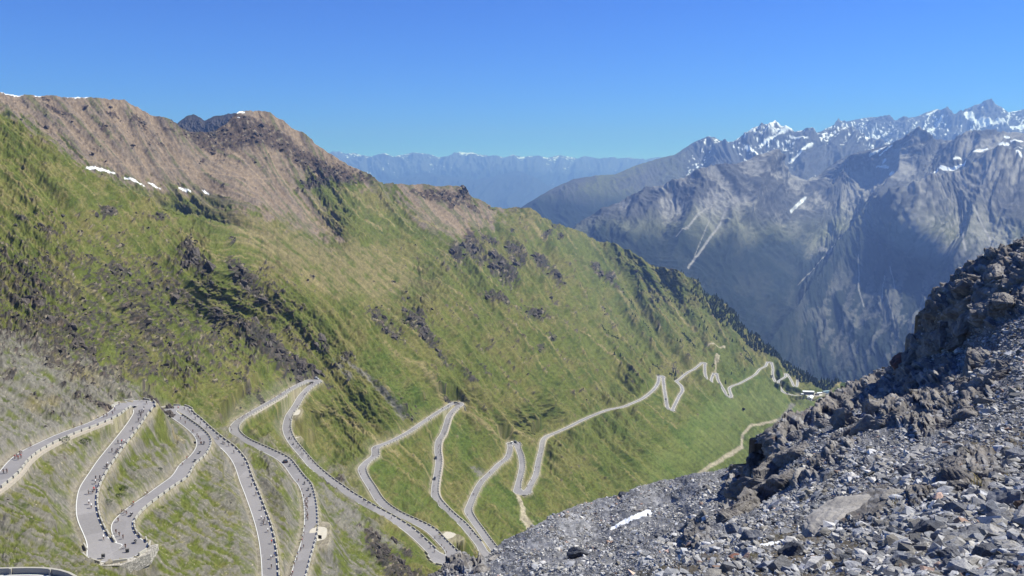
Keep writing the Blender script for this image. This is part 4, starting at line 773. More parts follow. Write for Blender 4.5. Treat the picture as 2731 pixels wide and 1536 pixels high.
# ribbed black slope protection at the hairpin
def cribwall():
    p=np.array([TR('5',[(2230,330),(2200,470),(2370,420),(2300,210)])[i] for i in range(4)]); z=-225.
    k=I('5',2290,210); base=ROAD[k]; T3=[]
    e=empty('slope_protection',tuple(base)); tag(e,'black slope protection with white wavy ribs beside the middle hairpin','slope protection')
    D0=np.linalg.norm(base[1])*.988
    c=[world(x,y,D0) for x,y in ((1222,1100),(1226,1116),(1249,1115),(1244,1096),(1238,1083))]
    def at(u,v): # u across, v down
        top=world(1218+20*u,1107-24*u,D0+6*u); bot=world(1227+24*u,1117-1*u,D0-3+6*u); mid=(top*(1-v)+bot*v); return mid+np.array([0,-1.2*math.sin(v*3.1),0])
    V=[];F=[];n=9
    for j in range(n):
        for i in range(n): V.append(at(i/(n-1),j/(n-1)))
    for j in range(n):
        for i in range(n): q=at(i/(n-1),j/(n-1))+np.array([-.3,1.6,-.4]); V.append(q)
    g=lambda j,i,s=0:s*n*n+j*n+i
    for j in range(n-1):
        for i in range(n-1): F.append((g(j,i),g(j+1,i),g(j+1,i+1),g(j,i+1))); F.append((g(j,i,1),g(j,i+1,1),g(j+1,i+1,1),g(j+1,i,1)))
    for i in range(n-1): F+= [(g(0,i),g(0,i+1),g(0,i+1,1),g(0,i,1)),(g(n-1,i+1),g(n-1,i),g(n-1,i,1),g(n-1,i+1,1)),(g(i+1,0),g(i,0),g(i,0,1),g(i+1,0,1)),(g(i,n-1),g(i+1,n-1),g(i+1,n-1,1),g(i,n-1,1))]
    poly_mesh('panel',np.array(V)-base,F,mat_plain('black_netting',(.03,.03,.035),.9),parent=e)
    for u in (.02,.26,.5,.74,.98):
        V=[];F=[]
        for j in range(13):
            v=j/12; a=at(u+.05*math.sin(v*7),v)+np.array([0,-.35,.1])
            for dx,dy in ((-.3,0),(.3,0),(.3,.5),(-.3,.5)): V.append(a+np.array([dx,dy,0]))
            if j:
                for k2 in range(4): F.append(((j-1)*4+k2,(j-1)*4+(k2+1)%4,j*4+(k2+1)%4,j*4+k2))
        F+=[(3,2,1,0),(48,49,50,51)]
        poly_mesh('rib',np.array(V)-base,F,m_stone,parent=e)
cribwall(); log('roads done')

m_grav=m_pale
for w_,pts_,z_,hw_ in PULL+PADS[:2]:
    q_=resample(np.array(TR(w_,pts_),float),1.); u_,Y_,Z_=ray(q_[:,0],q_[:,1]); Lq=np.stack([u_/Z_*z_,Y_/Z_*z_,0*u_+z_],-1); Lq=respace(Lq,1.)
    n=len(Lq); T_,N_=frame2(Lq); t=np.linspace(-1,1,n) if n>2 else np.array([-1,1.]); wv_=hw_*np.sqrt(np.clip(1.02-np.abs(t)**4,0,1))
    V=np.concatenate([np.c_[Lq[:,:2]-N_*wv_[:,None],Lq[:,2]],np.c_[Lq[:,:2]+N_*wv_[:,None],Lq[:,2]]]); F=[(i,n+i,n+i+1,i+1)[::-1] for i in range(n-1)]
    o=poly_mesh('gravel_area',V,F,m_grav if z_>ZB-1 else mat_plain('paving',srgb(185,178,180)*.6,.9,.15,.6)); tag(o,kind='structure')
# ================================================================ ROCK OUTCROPS AND BOULDERS IN THE FOREGROUND
def crag_proto(seed,npt=16,cuts=4,rough=.10,round_=0.,flat=.8):
    r=np.random.RandomState(seed); bm=bmesh.new(); p=r.normal(size=(npt,3)); p/=np.linalg.norm(p,axis=1,keepdims=True); p*=r.uniform(.8,1.1,(npt,1)); p[:,0]*=1.25; p[:,2]*=flat
    for q in p: bm.verts.new(q)
    bmesh.ops.convex_hull(bm,input=bm.verts[:]); 
    for v in [v for v in bm.verts if not v.link_faces]: bm.verts.remove(v)
    bmesh.ops.triangulate(bm,faces=bm.faces[:])
    for k in range(cuts): 
        bmesh.ops.subdivide_edges(bm,edges=bm.edges[:],cuts=1,use_grid_fill=True)
        if round_ and k<2: bmesh.ops.smooth_vert(bm,verts=bm.verts[:],factor=round_,use_axis_x=True,use_axis_y=True,use_axis_z=True)
    bm.normal_update(); V=np.array([v.co[:] for v in bm.verts]); N=np.array([v.normal[:] for v in bm.verts])
    a=V[:,0]*.8+V[:,1]*.6; b=V[:,2]+.35*V[:,0]-.3*V[:,1]; c_=-V[:,0]*.6+V[:,1]*.8
    f1,f2,cv=worley(a*1.6+seed,b*2.6+c_*1.,seed); g1,g2,gv=worley(a*5+3*c_,b*6+c_*2,seed+1)
    h=(cv-.5)*.9+np.clip(f2-f1,0,.25)*1.6-.2+.42*(gv-.5)+.35*np.clip(g2-g1,0,.2)*2+.7*fbm(a*5+c_*3,b*5-c_*2,4,seed+2)
    V=V+N*(h*rough*(1-.7*round_))[:,None]
    bm.verts.ensure_lookup_table()
    for v,q in zip(bm.verts,V): v.co=q
    me=bpy.data.meshes.new('rock_shape'); bm.to_mesh(me); bm.free(); me.materials.append(m_crag if not round_ else m_slab)
    return me
def mat_rock(name,c1,c2,c3,scale,bump):
    m=bpy.data.materials.new(name); m.use_nodes=True; n=m.node_tree; b=n.nodes['Principled BSDF']; b.inputs['Roughness'].default_value=.85; b.inputs['Specular IOR Level'].default_value=.2
    g=n.nodes.new('ShaderNodeNewGeometry')
    t=n.nodes.new('ShaderNodeTexNoise'); t.inputs['Scale'].default_value=scale; t.inputs['Detail'].default_value=9; t.inputs['Roughness'].default_value=.68; n.links.new(g.outputs['Position'],t.inputs['Vector'])
    cr=n.nodes.new('ShaderNodeValToRGB'); e=cr.color_ramp; e.elements[0].position=.3; e.elements[0].color=tuple(c1)+(1,); e.elements[1].position=.72; e.elements[1].color=tuple(c3)+(1,); k=e.elements.new(.5); k.color=tuple(c2)+(1,)
    n.links.new(t.outputs[0],cr.inputs[0]); n.links.new(cr.outputs[0],b.inputs['Base Color'])
    t2=n.nodes.new('ShaderNodeTexNoise'); t2.inputs['Scale'].default_value=scale*4; t2.inputs['Detail'].default_value=9; t2.inputs['Roughness'].default_value=.75; n.links.new(g.outputs['Position'],t2.inputs['Vector'])
    v=n.nodes.new('ShaderNodeTexVoronoi'); v.feature='DISTANCE_TO_EDGE'; v.inputs['Scale'].default_value=scale*1.6; n.links.new(t2.outputs['Color'],v.inputs['Vector'])
    bp=n.nodes.new('ShaderNodeBump'); bp.inputs['Distance'].default_value=bump; n.links.new(t2.outputs[0],bp.inputs['Height']); n.links.new(bp.outputs[0],b.inputs['Normal'])
    return m
m_crag=mat_rock('crag_rock',srgb(98,96,97)*.66,srgb(138,134,132)*.7,srgb(180,176,172)*.74,.55,.18)
m_slab=mat_rock('slab_rock',srgb(132,130,130)*.66,srgb(160,156,152)*.7,srgb(190,186,182)*.72,.5,.10)
m_bould=mat_rock('boulder_rock',srgb(88,90,98)*.6,srgb(130,132,140)*.62,srgb(180,182,188)*.66,1.6,.06)
m_red=mat_rock('red_lichen_rock',srgb(96,88,86)*.64,srgb(146,112,100)*.68,srgb(190,118,92)*.72,1.2,.1)
m_bdark=mat_rock('dark_boulder_rock',srgb(60,64,74)*.5,srgb(88,92,104)*.5,srgb(128,132,142)*.55,1.6,.06)
CRG=[crag_proto(500+k,13+k%4,4,.13) for k in range(6)]; SLB=[crag_proto(560+k,18,4,.06,.35,.6) for k in range(2)]
BLD=[]
for k in range(6):
    me=crag_proto(600+k,12+k%3,3,.09); me.materials.clear(); me.materials.append(m_bould); BLD.append(me)
rr=np.random.RandomState(88)
def on_F(x,y): return fsurf(np.array([float(x)]),np.array([float(y)]),Q0)[0]
def rock(me,x,y,w,name,label,cat,sx=1.,sy=1.,sz=1.,sink=.3,rz=None,tilt=.25,group=None,mat=None):
    p=on_F(x,y); s_=w*.5*p[1]/FPX; o=bpy.data.objects.new(name,me); C.objects.link(o); o.scale=(s_*sx,s_*sy,s_*sz); o.location=(p[0],p[1]+s_*.2,p[2]-s_*sz*sink+s_*.0)
    o.rotation_euler=(rr.uniform(-tilt,tilt),rr.uniform(-tilt,tilt),rr.uniform(0,6.28) if rz is None else rz)
    if mat:
        o.material_slots[0].link='OBJECT'; o.material_slots[0].material=mat
    return tag(o,label,cat,group)
OUT=[('crag on the left shoulder of the scree, above the dirt track',[(2030,1205,70),(2062,1225,90),(2105,1215,80),(2050,1270,90),(2010,1310,80),(1975,1340,60),(2085,1262,80),(2130,1185,60),(1952,1360,44)]),
 ('dark skyline ridge in front of the valley buildings',[(2150,1132,40),(2186,1112,44),(2228,1084,52),(2262,1066,60),(2300,1046,66),(2130,1152,50),(2175,1140,60),(2215,1116,66)]),
 ('dark middle outcrop band above the open scree',[(2290,1088,90),(2335,1062,100),(2385,1050,100),(2280,1130,70),(2330,1118,80),(2400,1100,80),(2440,1050,80),(2250,1150,50),(2455,1010,70)]),
 ('tall dark crag running up to the top right corner',[(2452,925,80),(2470,880,90),(2492,838,90),(2520,800,95),(2548,772,95),(2580,745,95),(2612,722,100),(2650,700,110),(2695,690,120),(2731,672,120),(2500,905,90),(2545,858,110),(2600,820,110),(2655,790,110),(2715,770,120),(2600,770,110),(2660,745,110),(2780,700,120),(2520,860,100),(2570,890,70)]),
 ('rounded buttress below the top right crag',[(2590,965,100),(2630,935,90),(2672,985,90),(2625,1010,90),(2585,1010,60),(2700,950,70)]),
 ('low broken outcrop strip in the middle of the scree',[(2490,1125,90),(2540,1105,100),(2595,1085,90),(2450,1150,60),(2640,1060,60)]),
 ('blocky outcrop beside the gravel ledge at the right edge',[(2595,1250,120),(2555,1222,80),(2560,1292,80),(2640,1262,70),(2530,1260,50)]),
 ('pale rubble knob at the foot of the scree, bottom centre',[(1195,1512,56),(1240,1500,60),(1285,1508,56),(1325,1480,40),(1165,1530,50)]),
 ('small crag in the lower middle of the scree',[(1850,1418,60),(1875,1440,60),(1835,1450,50),(1900,1400,40)])]
for nm,items in OUT:
    big_=1.9 if 'left shoulder' in nm else (1.25 if 'middle outcrop' in nm or 'beside' in nm else 1.)
    for i,(x,y,w) in enumerate(items):
        w=w*big_
        rock(CRG[rr.randint(6)],x,y+w*.30,w*1.12,'rock_outcrop',('%s mass of the %s'%(ordinal(i+1),nm)),'rock outcrop',sx=rr.uniform(.85,1.15),sy=rr.uniform(.7,1.),sz=rr.uniform(.8,1.15),sink=.25,group=nm+' masses')
o_=rock(SLB[0],2285,1368,210,'rock_slab','long smooth pale rock slab rising from the scree at lower centre right','rock slab',sx=3.7,sy=1.15,sz=1.15,sink=.25,rz=.97,tilt=.0); o_.rotation_euler=(0,.24,.97)
rock(SLB[1],2400,1335,110,'rock_slab','lighter rounded rock slab just right of the long smooth one','rock slab',sx=1.,sy=.6,sz=.8,sink=-.05,rz=.3,tilt=.05)
rock(SLB[1],2150,1275,110,'rock_slab','flat tilted grey slab leaning against the left shoulder crag','rock slab',sx=1.1,sy=.5,sz=.8,sink=-.05,rz=.8,tilt=.1)
rock(CRG[2],2420,972,78,'rock_outcrop','reddish topped block on the skyline below the tall right crag','rock outcrop',sink=.1,sz=.9,mat=m_red)
BL=[(2120,1480,78,'dark angular boulder alone on the gravel at the bottom edge, its shadow falling left'),(2482,1425,95,'large bluish boulder at the lower right with a sharp top edge'),(2690,1352,110,'big flat topped boulder near the right edge'),(1535,1487,46,'dark upright boulder alone on the light scree left of centre'),(1660,1322,22,'small dark boulder poking over the upper rim of the light scree'),(2230,1490,40,'light rounded boulder low on the gravel near the bottom edge'),(2600,1440,80,'pale broad boulder below the big flat topped one'),(2540,1500,90,'wide grey boulder at the very bottom right'),(2650,1490,80,'blocky grey boulder in the bottom right corner'),(2430,1520,70,'dark low boulder cut by the bottom edge'),(2010,1440,52,'grey split boulder at the top of the gravel patch'),(1770,1430,40,'brown grey boulder left of the small lower crag'),(2330,1235,52,'pale squared boulder in the middle of the open scree'),(2210,1275,50,'rounded boulder below the flat tilted slab'),(2440,1270,56,'light boulder on the scree left of the blocky outcrop'),(1960,1425,46,'boulder with a bright top at the upper left of the gravel patch'),(2390,1430,50,'angular boulder left of the large bluish one'),(2720,1220,50,'brown flat stone on the gravel ledge at the right edge'),(2560,1370,60,'pale tilted boulder under the blocky outcrop')]
for x,y,w,lb in BL: rock(BLD[rr.randint(6)],x,y,w*1.25,'boulder',lb,'boulder',sz=rr.uniform(.8,1.1),sy=.85,sink=.0,mat=m_bdark if 'dark' in lb or 'bluish' in lb else None)
for x,y,w,lb in ((1960,1487,26,'flat rust red stone lying on the gravel, left of the dark boulder'),(2050,1500,0,'')):
    if w: rock(BLD[1],x,y,w*1.4,'boulder',lb,'boulder',sz=.4,sink=.1,mat=m_red)
m_dummy=0
ZN=[(60,(1990,2731,1180,1290),(14,30),'upper scree under the dark outcrops'),(55,(2050,2731,1290,1400),(16,36),'open scree in the lower right'),(60,(2330,2731,1390,1536),(22,58),'coarse scree at the lower right corner'),(30,(1400,1900,1400,1536),(10,22),'light scree left of the small crag'),(25,(1700,2050,1370,1500),(16,34),'scree beside the small lower crag'),(16,(2430,2731,1000,1180),(14,26),'scree below the rounded buttress')]
for n,(x0,x1,y0,y1),(a,b),lb in ZN:
    for i,(x,y) in enumerate(sorted((rr.uniform(x0,x1),rr.uniform(y0,y1)) for _ in range(n))):
        pass; jj=int(colF(x))
        if y<cf[jj]+12: continue
        rock(BLD[rr.randint(6)],x,y,a+(b-a)*rr.rand()**2,'boulder','grey boulder, %s from the left on the %s'%(ordinal(i+1),lb),'boulder',sz=rr.uniform(.6,1.1),sy=rr.uniform(.7,1),sink=.15,group='boulders on the '+lb,tilt=.5)
log('rocks')
# dry grass blades
m_dry=mat_plain('dry_grass',srgb(196,176,110)*.75,.8)
for (x,y,n,hpx,lb) in ((2606,1325,14,40,'tuft of dry yellow grass blades in front of the blocky outcrop'),(2385,1372,7,22,'few thin dry grass stalks at the right end of the smooth slab'),(2690,1300,7,20,'small dry grass tuft by the flat stones at the right edge')):
    p=on_F(x,y); V=[];F=[]; h=hpx*p[1]/FPX
    for k in range(n):
        a=rr.uniform(0,6.28); ln=rr.uniform(.5,1.3)*h; lean=rr.uniform(.1,1.1); c0=np.array([rr.uniform(-.4,.4)*h,rr.uniform(-.2,.2)*h,-.05]); d=np.array([math.cos(a),math.sin(a),0]); pr=np.array([-d[1],d[0],0])*.006*max(1,p[1]/12)
        for j in range(6):
            t=j/5; q=c0+d*lean*ln*t*t+np.array([0,0,ln*(t-.35*lean*t*t)]); w=(1-.85*t); V+=[q+pr*w,q-pr*w]
            if j: b=len(V); F.append((b-4,b-3,b-1,b-2))
    o=poly_mesh('grass_tuft',V,F,m_dry); o.location=p+np.array([0,0,.02*p[1]]); tag(o,lb,'grass tuft')
# ================================================================ TREES
def msurf(x,y):
    x=np.atleast_1d(np.asarray(x,float)); y=np.atleast_1d(np.asarray(y,float)); j=np.clip(((x+200)/2).round().astype(int),0,len(xs)-1); c=cy[j]; t=np.clip((y-c)/(1690-c),0,1); i=np.clip((t**(1/1.08)*(NR-1)).round().astype(int),0,NR-1); return P[i,j]
def conifer(seed,h=1.):
    r=np.random.RandomState(seed); V=[];T=[]; 
    for k in range(6):
        z0=.12+.13*k; z1=min(z0+.27,1.); rad=.24*(1-.13*k)*r.uniform(.85,1.15); n=7; b=len(V); off=r.uniform(-.02,.02,2)
        for i in range(n):
            a=6.283*i/n+r.uniform(-.2,.2)+k; rr_=rad*r.uniform(.6,1.15); V.append((math.cos(a)*rr_+off[0],math.sin(a)*rr_+off[1],z0+r.uniform(-.04,.03)))
        V.append((off[0],off[1],z1)); 
        for i in range(n): T.append((b+i,b+(i+1)%n,b+n))
        for i in range(1,n-1): T.append((b,b+i+1,b+i))
    nc=len(T); b=len(V)
    for z,rd_ in ((-.08,.03),(.2,.022)):
        for i in range(4): V.append((math.cos(i*1.57)*rd_,math.sin(i*1.57)*rd_,z))
    for i in range(4): j=(i+1)%4; T+= [(b+i,b+j,b+4+j),(b+i,b+4+j,b+4+i)]
    return np.array(V),np.array(T),nc
m_con=mat_plain('conifer_needles',srgb(44,62,44)*.62,.9,.35,.15); m_trunk=mat_plain('bark',(.06,.045,.035),.9)
CON=[conifer(700+k) for k in range(4)]; CONME=[]
for V_,T_,nc in CON:
    o=poly_mesh('conifer',V_,T_,[m_con,m_trunk],[0]*nc+[1]*(len(T_)-nc)); CONME.append(o.data); bpy.data.objects.remove(o)
forest=TR('D',[]) or []
W6=lambda pts:[(1500+a/3.22,600+b/3.22) for a,b in pts]
FP=W6([(1130,470),(1290,560),(1500,720),(1700,930),(1850,1080),(2100,1180),(2380,1390),(2260,1440),(2050,1360),(1960,1300),(1900,1230),(1800,1150),(1650,1080),(1500,950),(1350,850),(1200,720),(1100,600)])
rt=np.random.RandomState(99); tx=[];ty=[];tk=[]
c=rt.uniform(1840,2260,12000); d=rt.uniform(730,1050,12000); jx=np.clip(((c+200)/2).astype(int),0,len(xs)-1); ok=in_poly(c,d,FP)&(d>cy[jx]-1); c=c[ok];d=d[ok]; jx=jx[ok]
above=d-cy[jx]; pr=1.*ss(110,20,above)+.3; pr*=np.where(c<1895,.3,1.); pr*=ss(-.35,.05,fbm(c/26,d/20,3,91)+.25*ss(60,10,above)); k=rt.rand(len(c))<pr; tx+=list(c[k]);ty+=list(d[k]);tk+=[0]*k.sum()
SP=W6([(840,480),(880,500),(900,490),(920,520),(960,540),(985,560),(1000,580),(1010,600),(1040,630),(790,590),(800,600),(640,560),(650,590),(670,620),(680,600),(640,630),(660,650),(930,470),(950,460),(780,740),(790,750),(800,700),(1120,780),(1060,760),(1050,770),(1110,760),(1180,870),(1170,890),(1240,900),(1310,960),(1340,940),(1320,990),(1300,970),(970,1040),(1000,1050),(1150,630),(1160,650),(1190,650),(1200,590),(1110,480),(1120,500),(1160,490),(1020,400),(1040,410),(1080,670),(1100,660),(1220,850),(1190,820),(560,680),(580,700),(600,720),(540,750),(590,800),(620,820),(1230,930),(1430,1000),(1450,1020),(1480,1040),(1540,1100),(1440,1300),(1560,1270),(1400,1360),(940,670),(930,640),(430,1150),(490,1160),(950,1270),(970,1290)])
for i,(a,b) in enumerate(SP): tx.append(a);ty.append(b);tk.append(1)
tx=np.array(tx);ty=np.array(ty);tk=np.array(tk); tp=msurf(tx,ty); th=np.where(tk==1,rt.uniform(7,10.5,len(tx)),rt.uniform(7.5,12,len(tx))); app=th/np.linalg.norm(tp,axis=1); order=np.argsort(-(app+tk*10)); log('trees',len(tx))
nsc=0
for q in order[:298]:
    o=bpy.data.objects.new('pine_tree',CONME[q%4]); C.objects.link(o); o.location=tp[q]; o.rotation_euler=(0,0,rt.uniform(0,6.28)); o.scale=(th[q]*1.25,th[q]*1.25,th[q])
    if tk[q]: nsc+=1; tag(o,'small dark conifer, %s of those standing apart on the grass slope'%ordinal(nsc),'tree','scattered conifers on the open grass slope')
    else: tag(o,'dark conifer in the forest on the ridge above the valley buildings','tree','conifers of the ridge forest')
VV=[];TT=[];off=0
for q in order[298:]:
    V_,T_,nc=CON[q%4]; a=rt.uniform(0,6.28); ca,sa=math.cos(a),math.sin(a); v=np.stack([(V_[:,0]*ca-V_[:,1]*sa)*1.25,(V_[:,0]*sa+V_[:,1]*ca)*1.25,V_[:,2]],-1)*th[q]+tp[q]; VV.append(v);TT.append(T_[:nc]+off);off+=len(V_)
if VV: o=tri_mesh('ridge_forest',np.concatenate(VV),np.concatenate(TT),m_con); tag(o,'dense dark conifer forest on the far ridge','forest',kind='stuff')
# shrubs: leafy clumps
m_shrub=mat_plain('shrub_leaves',srgb(74,92,40)*.6,.9,.4,1.2)
def shrub_mesh(seed,n=420):
    r=np.random.RandomState(seed); V=[];T=[]
    for k in range(n):
        d=r.normal(size=3); d/=np.linalg.norm(d); d[2]=abs(d[2])*.7; p=d*r.uniform(.55,1.)**.5; p[0]*=1.+.2*math.sin(3*d[1]); a=r.normal(size=3)*.09; b=r.normal(size=3)*.09; m=len(V); V+=[p,p+a,p+b]; T.append((m,m+1,m+2))
    return np.array(V),np.array(T)
SH=[]
for k in range(3): V_,T_=shrub_mesh(720+k); o=tri_mesh('shrub',V_,T_,m_shrub); SH.append(o.data); bpy.data.objects.remove(o)
for (w,x,y,s_,lb) in (('1',910,985,16,'dark green round shrub just below the leftmost road leg'),('1',1200,950,14,'flat green shrub between the two left road legs'),('2',1765,185,12,'dark round shrub between the left legs, the larger upper one'),('2',1560,250,9,'small dark shrub left of the larger round one'),('2',1700,290,13,'low spreading green shrub below the round dark one'),('2',1520,430,12,'green shrub beside the white flecked bank of the hairpin'),('1',2290,1345,7,'tiny shrub on the bare slope between the left legs'),('2',2320,470,6,'small lone shrub below the climbing left leg'),('2',420,690,10,'elongated dark shrub on the slope at lower left')):
    sx,sy=TR(w,[(x,y)])[0]; p=msurf(sx,sy)[0]; o=bpy.data.objects.new('shrub',SH[int(x)%3]); C.objects.link(o); q=s_*p[1]/FPX; o.location=p; o.scale=(q*1.3,q*1.1,q*.6); o.rotation_euler=(0,0,x); tag(o,lb,'shrub')
# dark dwarf pines in strips down the far slopes
VV=[];TT=[];off=0
for pl,w_,n in ((W6([(1020,940),(1080,990),(1160,1080)]),3.5,90),(W6([(330,870),(420,940),(490,980)]),3,50),(W6([(1560,1170),(1640,1220)]),4,60),(W6([(1530,1090),(1640,1170)]),3,60),(W6([(780,1190),(830,1240)]),2.5,30),(W6([(925,1270),(980,1310)]),3,20),(W6([(1800,1310),(1790,1290)]),3,10),(W6([(230,330),(300,400),(380,520)]),5,60),(W6([(560,680),(640,770)]),3,40),(W6([(690,840),(760,910)]),2.5,30)):
    a=np.array(pl,float)
    for k in range(n):
        t=rt.rand()*(len(a)-1); i=min(int(t),len(a)-2); q=a[i]+(a[i+1]-a[i])*(t-i)+rt.normal(0,w_*.5,2); p=msurf(q[0],q[1])[0]; V_,T_,nc=CON[k%4]; h=rt.uniform(1.8,3.6); VV.append(V_*np.array([h*2.4,h*2.4,h])+p); TT.append(T_[:nc]+off); off+=len(V_)
o=tri_mesh('dwarf_pines',np.concatenate(VV),np.concatenate(TT),m_con); tag(o,'dark dwarf pine scrub in strips down the grass slope','scrub',kind='stuff')
log('plants')

# ================================================================ CRAGS AND LOOSE ROCK ON THE BIG SLOPE
m_rsl=mat_ground('slope_rock',.35,.3,2.,.3,.15,2.)
CRL=[]
for k in range(5):
    me=crag_proto(800+k,13+k%3,2,.22,flat=.9); me.materials.clear(); me.materials.append(mat_rock('slope_crag_rock',srgb(70,66,64)*.5,srgb(106,98,92)*.56,srgb(140,132,122)*.6,.12,.8) if k==0 else CRL[0].materials[0]); CRL.append(me)
big=[]
for q,(cx,cyy,a,b,an,st) in enumerate(RK):
    if st<.75: continue
    n=max(1,int(a*b/260))
    for k in range(min(n,5)):
        u=rt.normal(0,.42)*a; v=rt.normal(0,.42)*b; c_,s_=math.cos(R(an)),math.sin(R(an)); x=cx+u*c_-v*s_; y=cyy+u*s_+v*c_; jj=int(np.clip((x+200)/2,0,len(xs)-1))
        if y<cy[jj]+5 or x<-10: continue
        big.append((x,y,np.clip(min(a,b)*rt.uniform(.7,1.3),7,26)*(1. if cyy>560 or x>900 else .7)))
big+=[(x,y,w) for x,y,w in ((395,1050,22),(413,1066,28),(430,1078,26),(446,1094,32),(461,1108,20),(452,1082,20),(822,985,30),(845,996,24),(800,975,26),(860,1004,14),(780,965,24),(235,1062,16),(207,1058,16),(272,1080,20),(290,1083,14),(1000,1440,26),(1030,1470,34),(1060,1500,34),(1045,1450,24),(1085,1520,30),(1010,1480,30),(975,1420,22))]
big.sort(key=lambda t:-t[2]); log('slope crags',len(big))
zc_={}
for k,(x,y,w) in enumerate(sorted(big[:285])):
    p=msurf(x,y)[0]; s_=w*.5*p[1]/FPX; o=bpy.data.objects.new('crag',CRL[k%5]); C.objects.link(o); o.location=p+np.array([-.0,.2,-.15])*s_; o.scale=(s_*rt.uniform(.9,1.3),s_*rt.uniform(.8,1.2),s_*rt.uniform(.8,1.3)); o.rotation_euler=(rt.uniform(-.4,.4),rt.uniform(.1,.8),rt.uniform(-.6,.6))
    zone='brown cirque wall' if in_poly(np.array([x]),np.array([y]),[(-50,200),(700,250),(1340,540),(1200,640),(900,560),(60,320)])[0] else ('left grass slope' if x<560 else ('middle slope above the silver car' if x<980 and y>640 else ('slope by the roads' if y>1000 else 'far right part of the grass slope')))
    zc_[zone]=zc_.get(zone,0)+1
    tag(o,'dark crag, %s from the left on the %s'%(ordinal(zc_[zone]),zone),'crag','dark crags on the '+zone)
# small rocks wherever bare rock shows
nn=26000; x=rt.uniform(-60,2050,nn); y=rt.uniform(250,1590,nn); jj=np.clip(((x+200)/2).round().astype(int),0,len(xs)-1); ok=y>cy[jj]+3; x=x[ok];y=y[ok];jj=jj[ok]
ii=np.clip((np.clip((y-cy[jj])/(1690-cy[jj]),0,1)**(1/1.08)*(NR-1)).round().astype(int),0,NR-1); w=rk[ii,jj]*.8+.02*(ss(1000,300,x)+dry[ii,jj]+.6*greyL[ii,jj]); w*=(bd[ii,jj]>bh[ii,jj]+1.5); k=rt.rand(len(x))<w; x=x[k];y=y[k];ii=ii[k];jj=jj[k]; isr=rk[ii,jj]>.4
p=P[ii,jj]; sz=np.where(isr,rt.lognormal(1.62,.5,len(x)),rt.lognormal(.55,.45,len(x)))*.5*np.linalg.norm(p,axis=1)/FPX; sz=np.clip(sz,.25,7)
M=rot_rand(rt,len(x)); pid=rt.randint(0,len(PROT),len(x)); VV=[];TT=[];CC=[];off=0
for q in range(len(PROT)):
    m=pid==q; V_,T_=PROT[q]; v=np.einsum('nij,vj->nvi',M[m],V_*np.array([1,1,1.1]))*sz[m][:,None,None]+p[m][:,None,:]; nq=m.sum(); VV.append(v.reshape(-1,3)); TT.append((T_[None]+(off+np.arange(nq)*len(V_))[:,None,None]).reshape(-1,3)); off+=nq*len(V_)
    c=np.where(isr[m][:,None],c_rock[None]*rt.uniform(.5,1.5,(nq,1)),c_pale[None]*rt.uniform(.5,1.,(nq,1))); b_=brown[ii[m],jj[m]][:,None]; c=c*(1-.35*b_)+c_rockb[None]*.5*b_; CC.append(np.repeat(c,len(V_),0))
o=tri_mesh('slope_rocks',np.concatenate(VV),np.concatenate(TT),m_rsl,np.concatenate(CC)); tag(o,'small dark and pale rocks strewn over the grass slope','rocks',kind='stuff'); log('slope rocks',len(x))
# ================================================================ VALLEY BUILDINGS
def onz(w,x,y,z):
    sx,sy=TR(w,[(x,y)])[0]; u,a,b=ray(sx,sy); return np.array([u/b*z,a/b*z,z])
m_white=mat_plain('white_wall',(.72,.70,.68),.85,.05,.3); m_roofw=mat_plain('light_metal_roof',(.78,.80,.80),.4,.04,.2); m_glass=mat_plain('window_glass',(.03,.04,.05),.2,spec=.6); m_greyw=mat_plain('grey_wall',srgb(140,136,132)*.6,.9,.1,.4); m_wood=mat_plain('brown_wood',srgb(92,66,52)*.6,.8)
m_dglass=mat_plain('pale_glass_roof',srgb(170,195,195)*.6,.3)
def obox(lo,hi):
    x0,y0,z0=lo;x1,y1,z1=hi; V=[(x,y,z) for z in (z0,z1) for y in (y0,y1) for x in (x0,x1)]; return V,[(0,2,3,1),(4,5,7,6),(0,1,5,4),(2,6,7,3),(0,4,6,2),(1,3,7,5)]
def house(name,loc,rz,L_,W_,H_,rh,label,cat,wallm,roofm,win,ov=.8,over_gable=True,winm=None,chim=None):
    e=empty(name,tuple(loc),rz); tag(e,label,cat)
    x,y=L_/2,W_/2
    V=[(-x,-y,-3),(x,-y,-3),(x,y,-3),(-x,y,-3),(-x,-y,H_),(x,-y,H_),(x,y,H_),(-x,y,H_),(-x,0,H_+rh),(x,0,H_+rh)]
    F=[(0,1,5,4),(2,3,7,6),(1,2,6,9,5),(3,0,4,8,7),(3,2,1,0)]
    poly_mesh('wall',V,F,wallm,parent=e)
    s=rh/y; yo=y+ov; zo=H_-s*ov; t=.25
    V=[(-x-ov,-yo,zo+.05),(x+ov,-yo,zo+.05),(x+ov,0,H_+rh+.05),(-x-ov,0,H_+rh+.05),(x+ov,yo,zo+.05),(-x-ov,yo,zo+.05)]; V+= [(a,b,c+t) for a,b,c in V]
    F=[(0,3,2,1),(3,5,4,2),(6,7,8,9),(9,8,10,11),(0,1,7,6),(4,5,11,10),(1,2,8,7),(2,4,10,8),(3,0,6,9),(5,3,9,11)]
    poly_mesh('roof',V,F,roofm,parent=e)
    for (side,u,z,w,h) in win:
        if side=='f': V,F=obox((u-w/2,-y-.06,z),(u+w/2,-y+.1,z+h))
        elif side=='l': V,F=obox((-x-.06,u-w/2,z),(-x+.1,u+w/2,z+h))
        else: V,F=obox((x-.1,u-w/2,z),(x+.06,u+w/2,z+h))
        poly_mesh('window',V,F,winm or m_glass,parent=e)
    if chim: V,F=obox((chim[0]-.5,chim[1]-.5,H_),(chim[0]+.5,chim[1]+.5,H_+rh+1.2)); poly_mesh('chimney',V,F,wallm,parent=e)
    return e
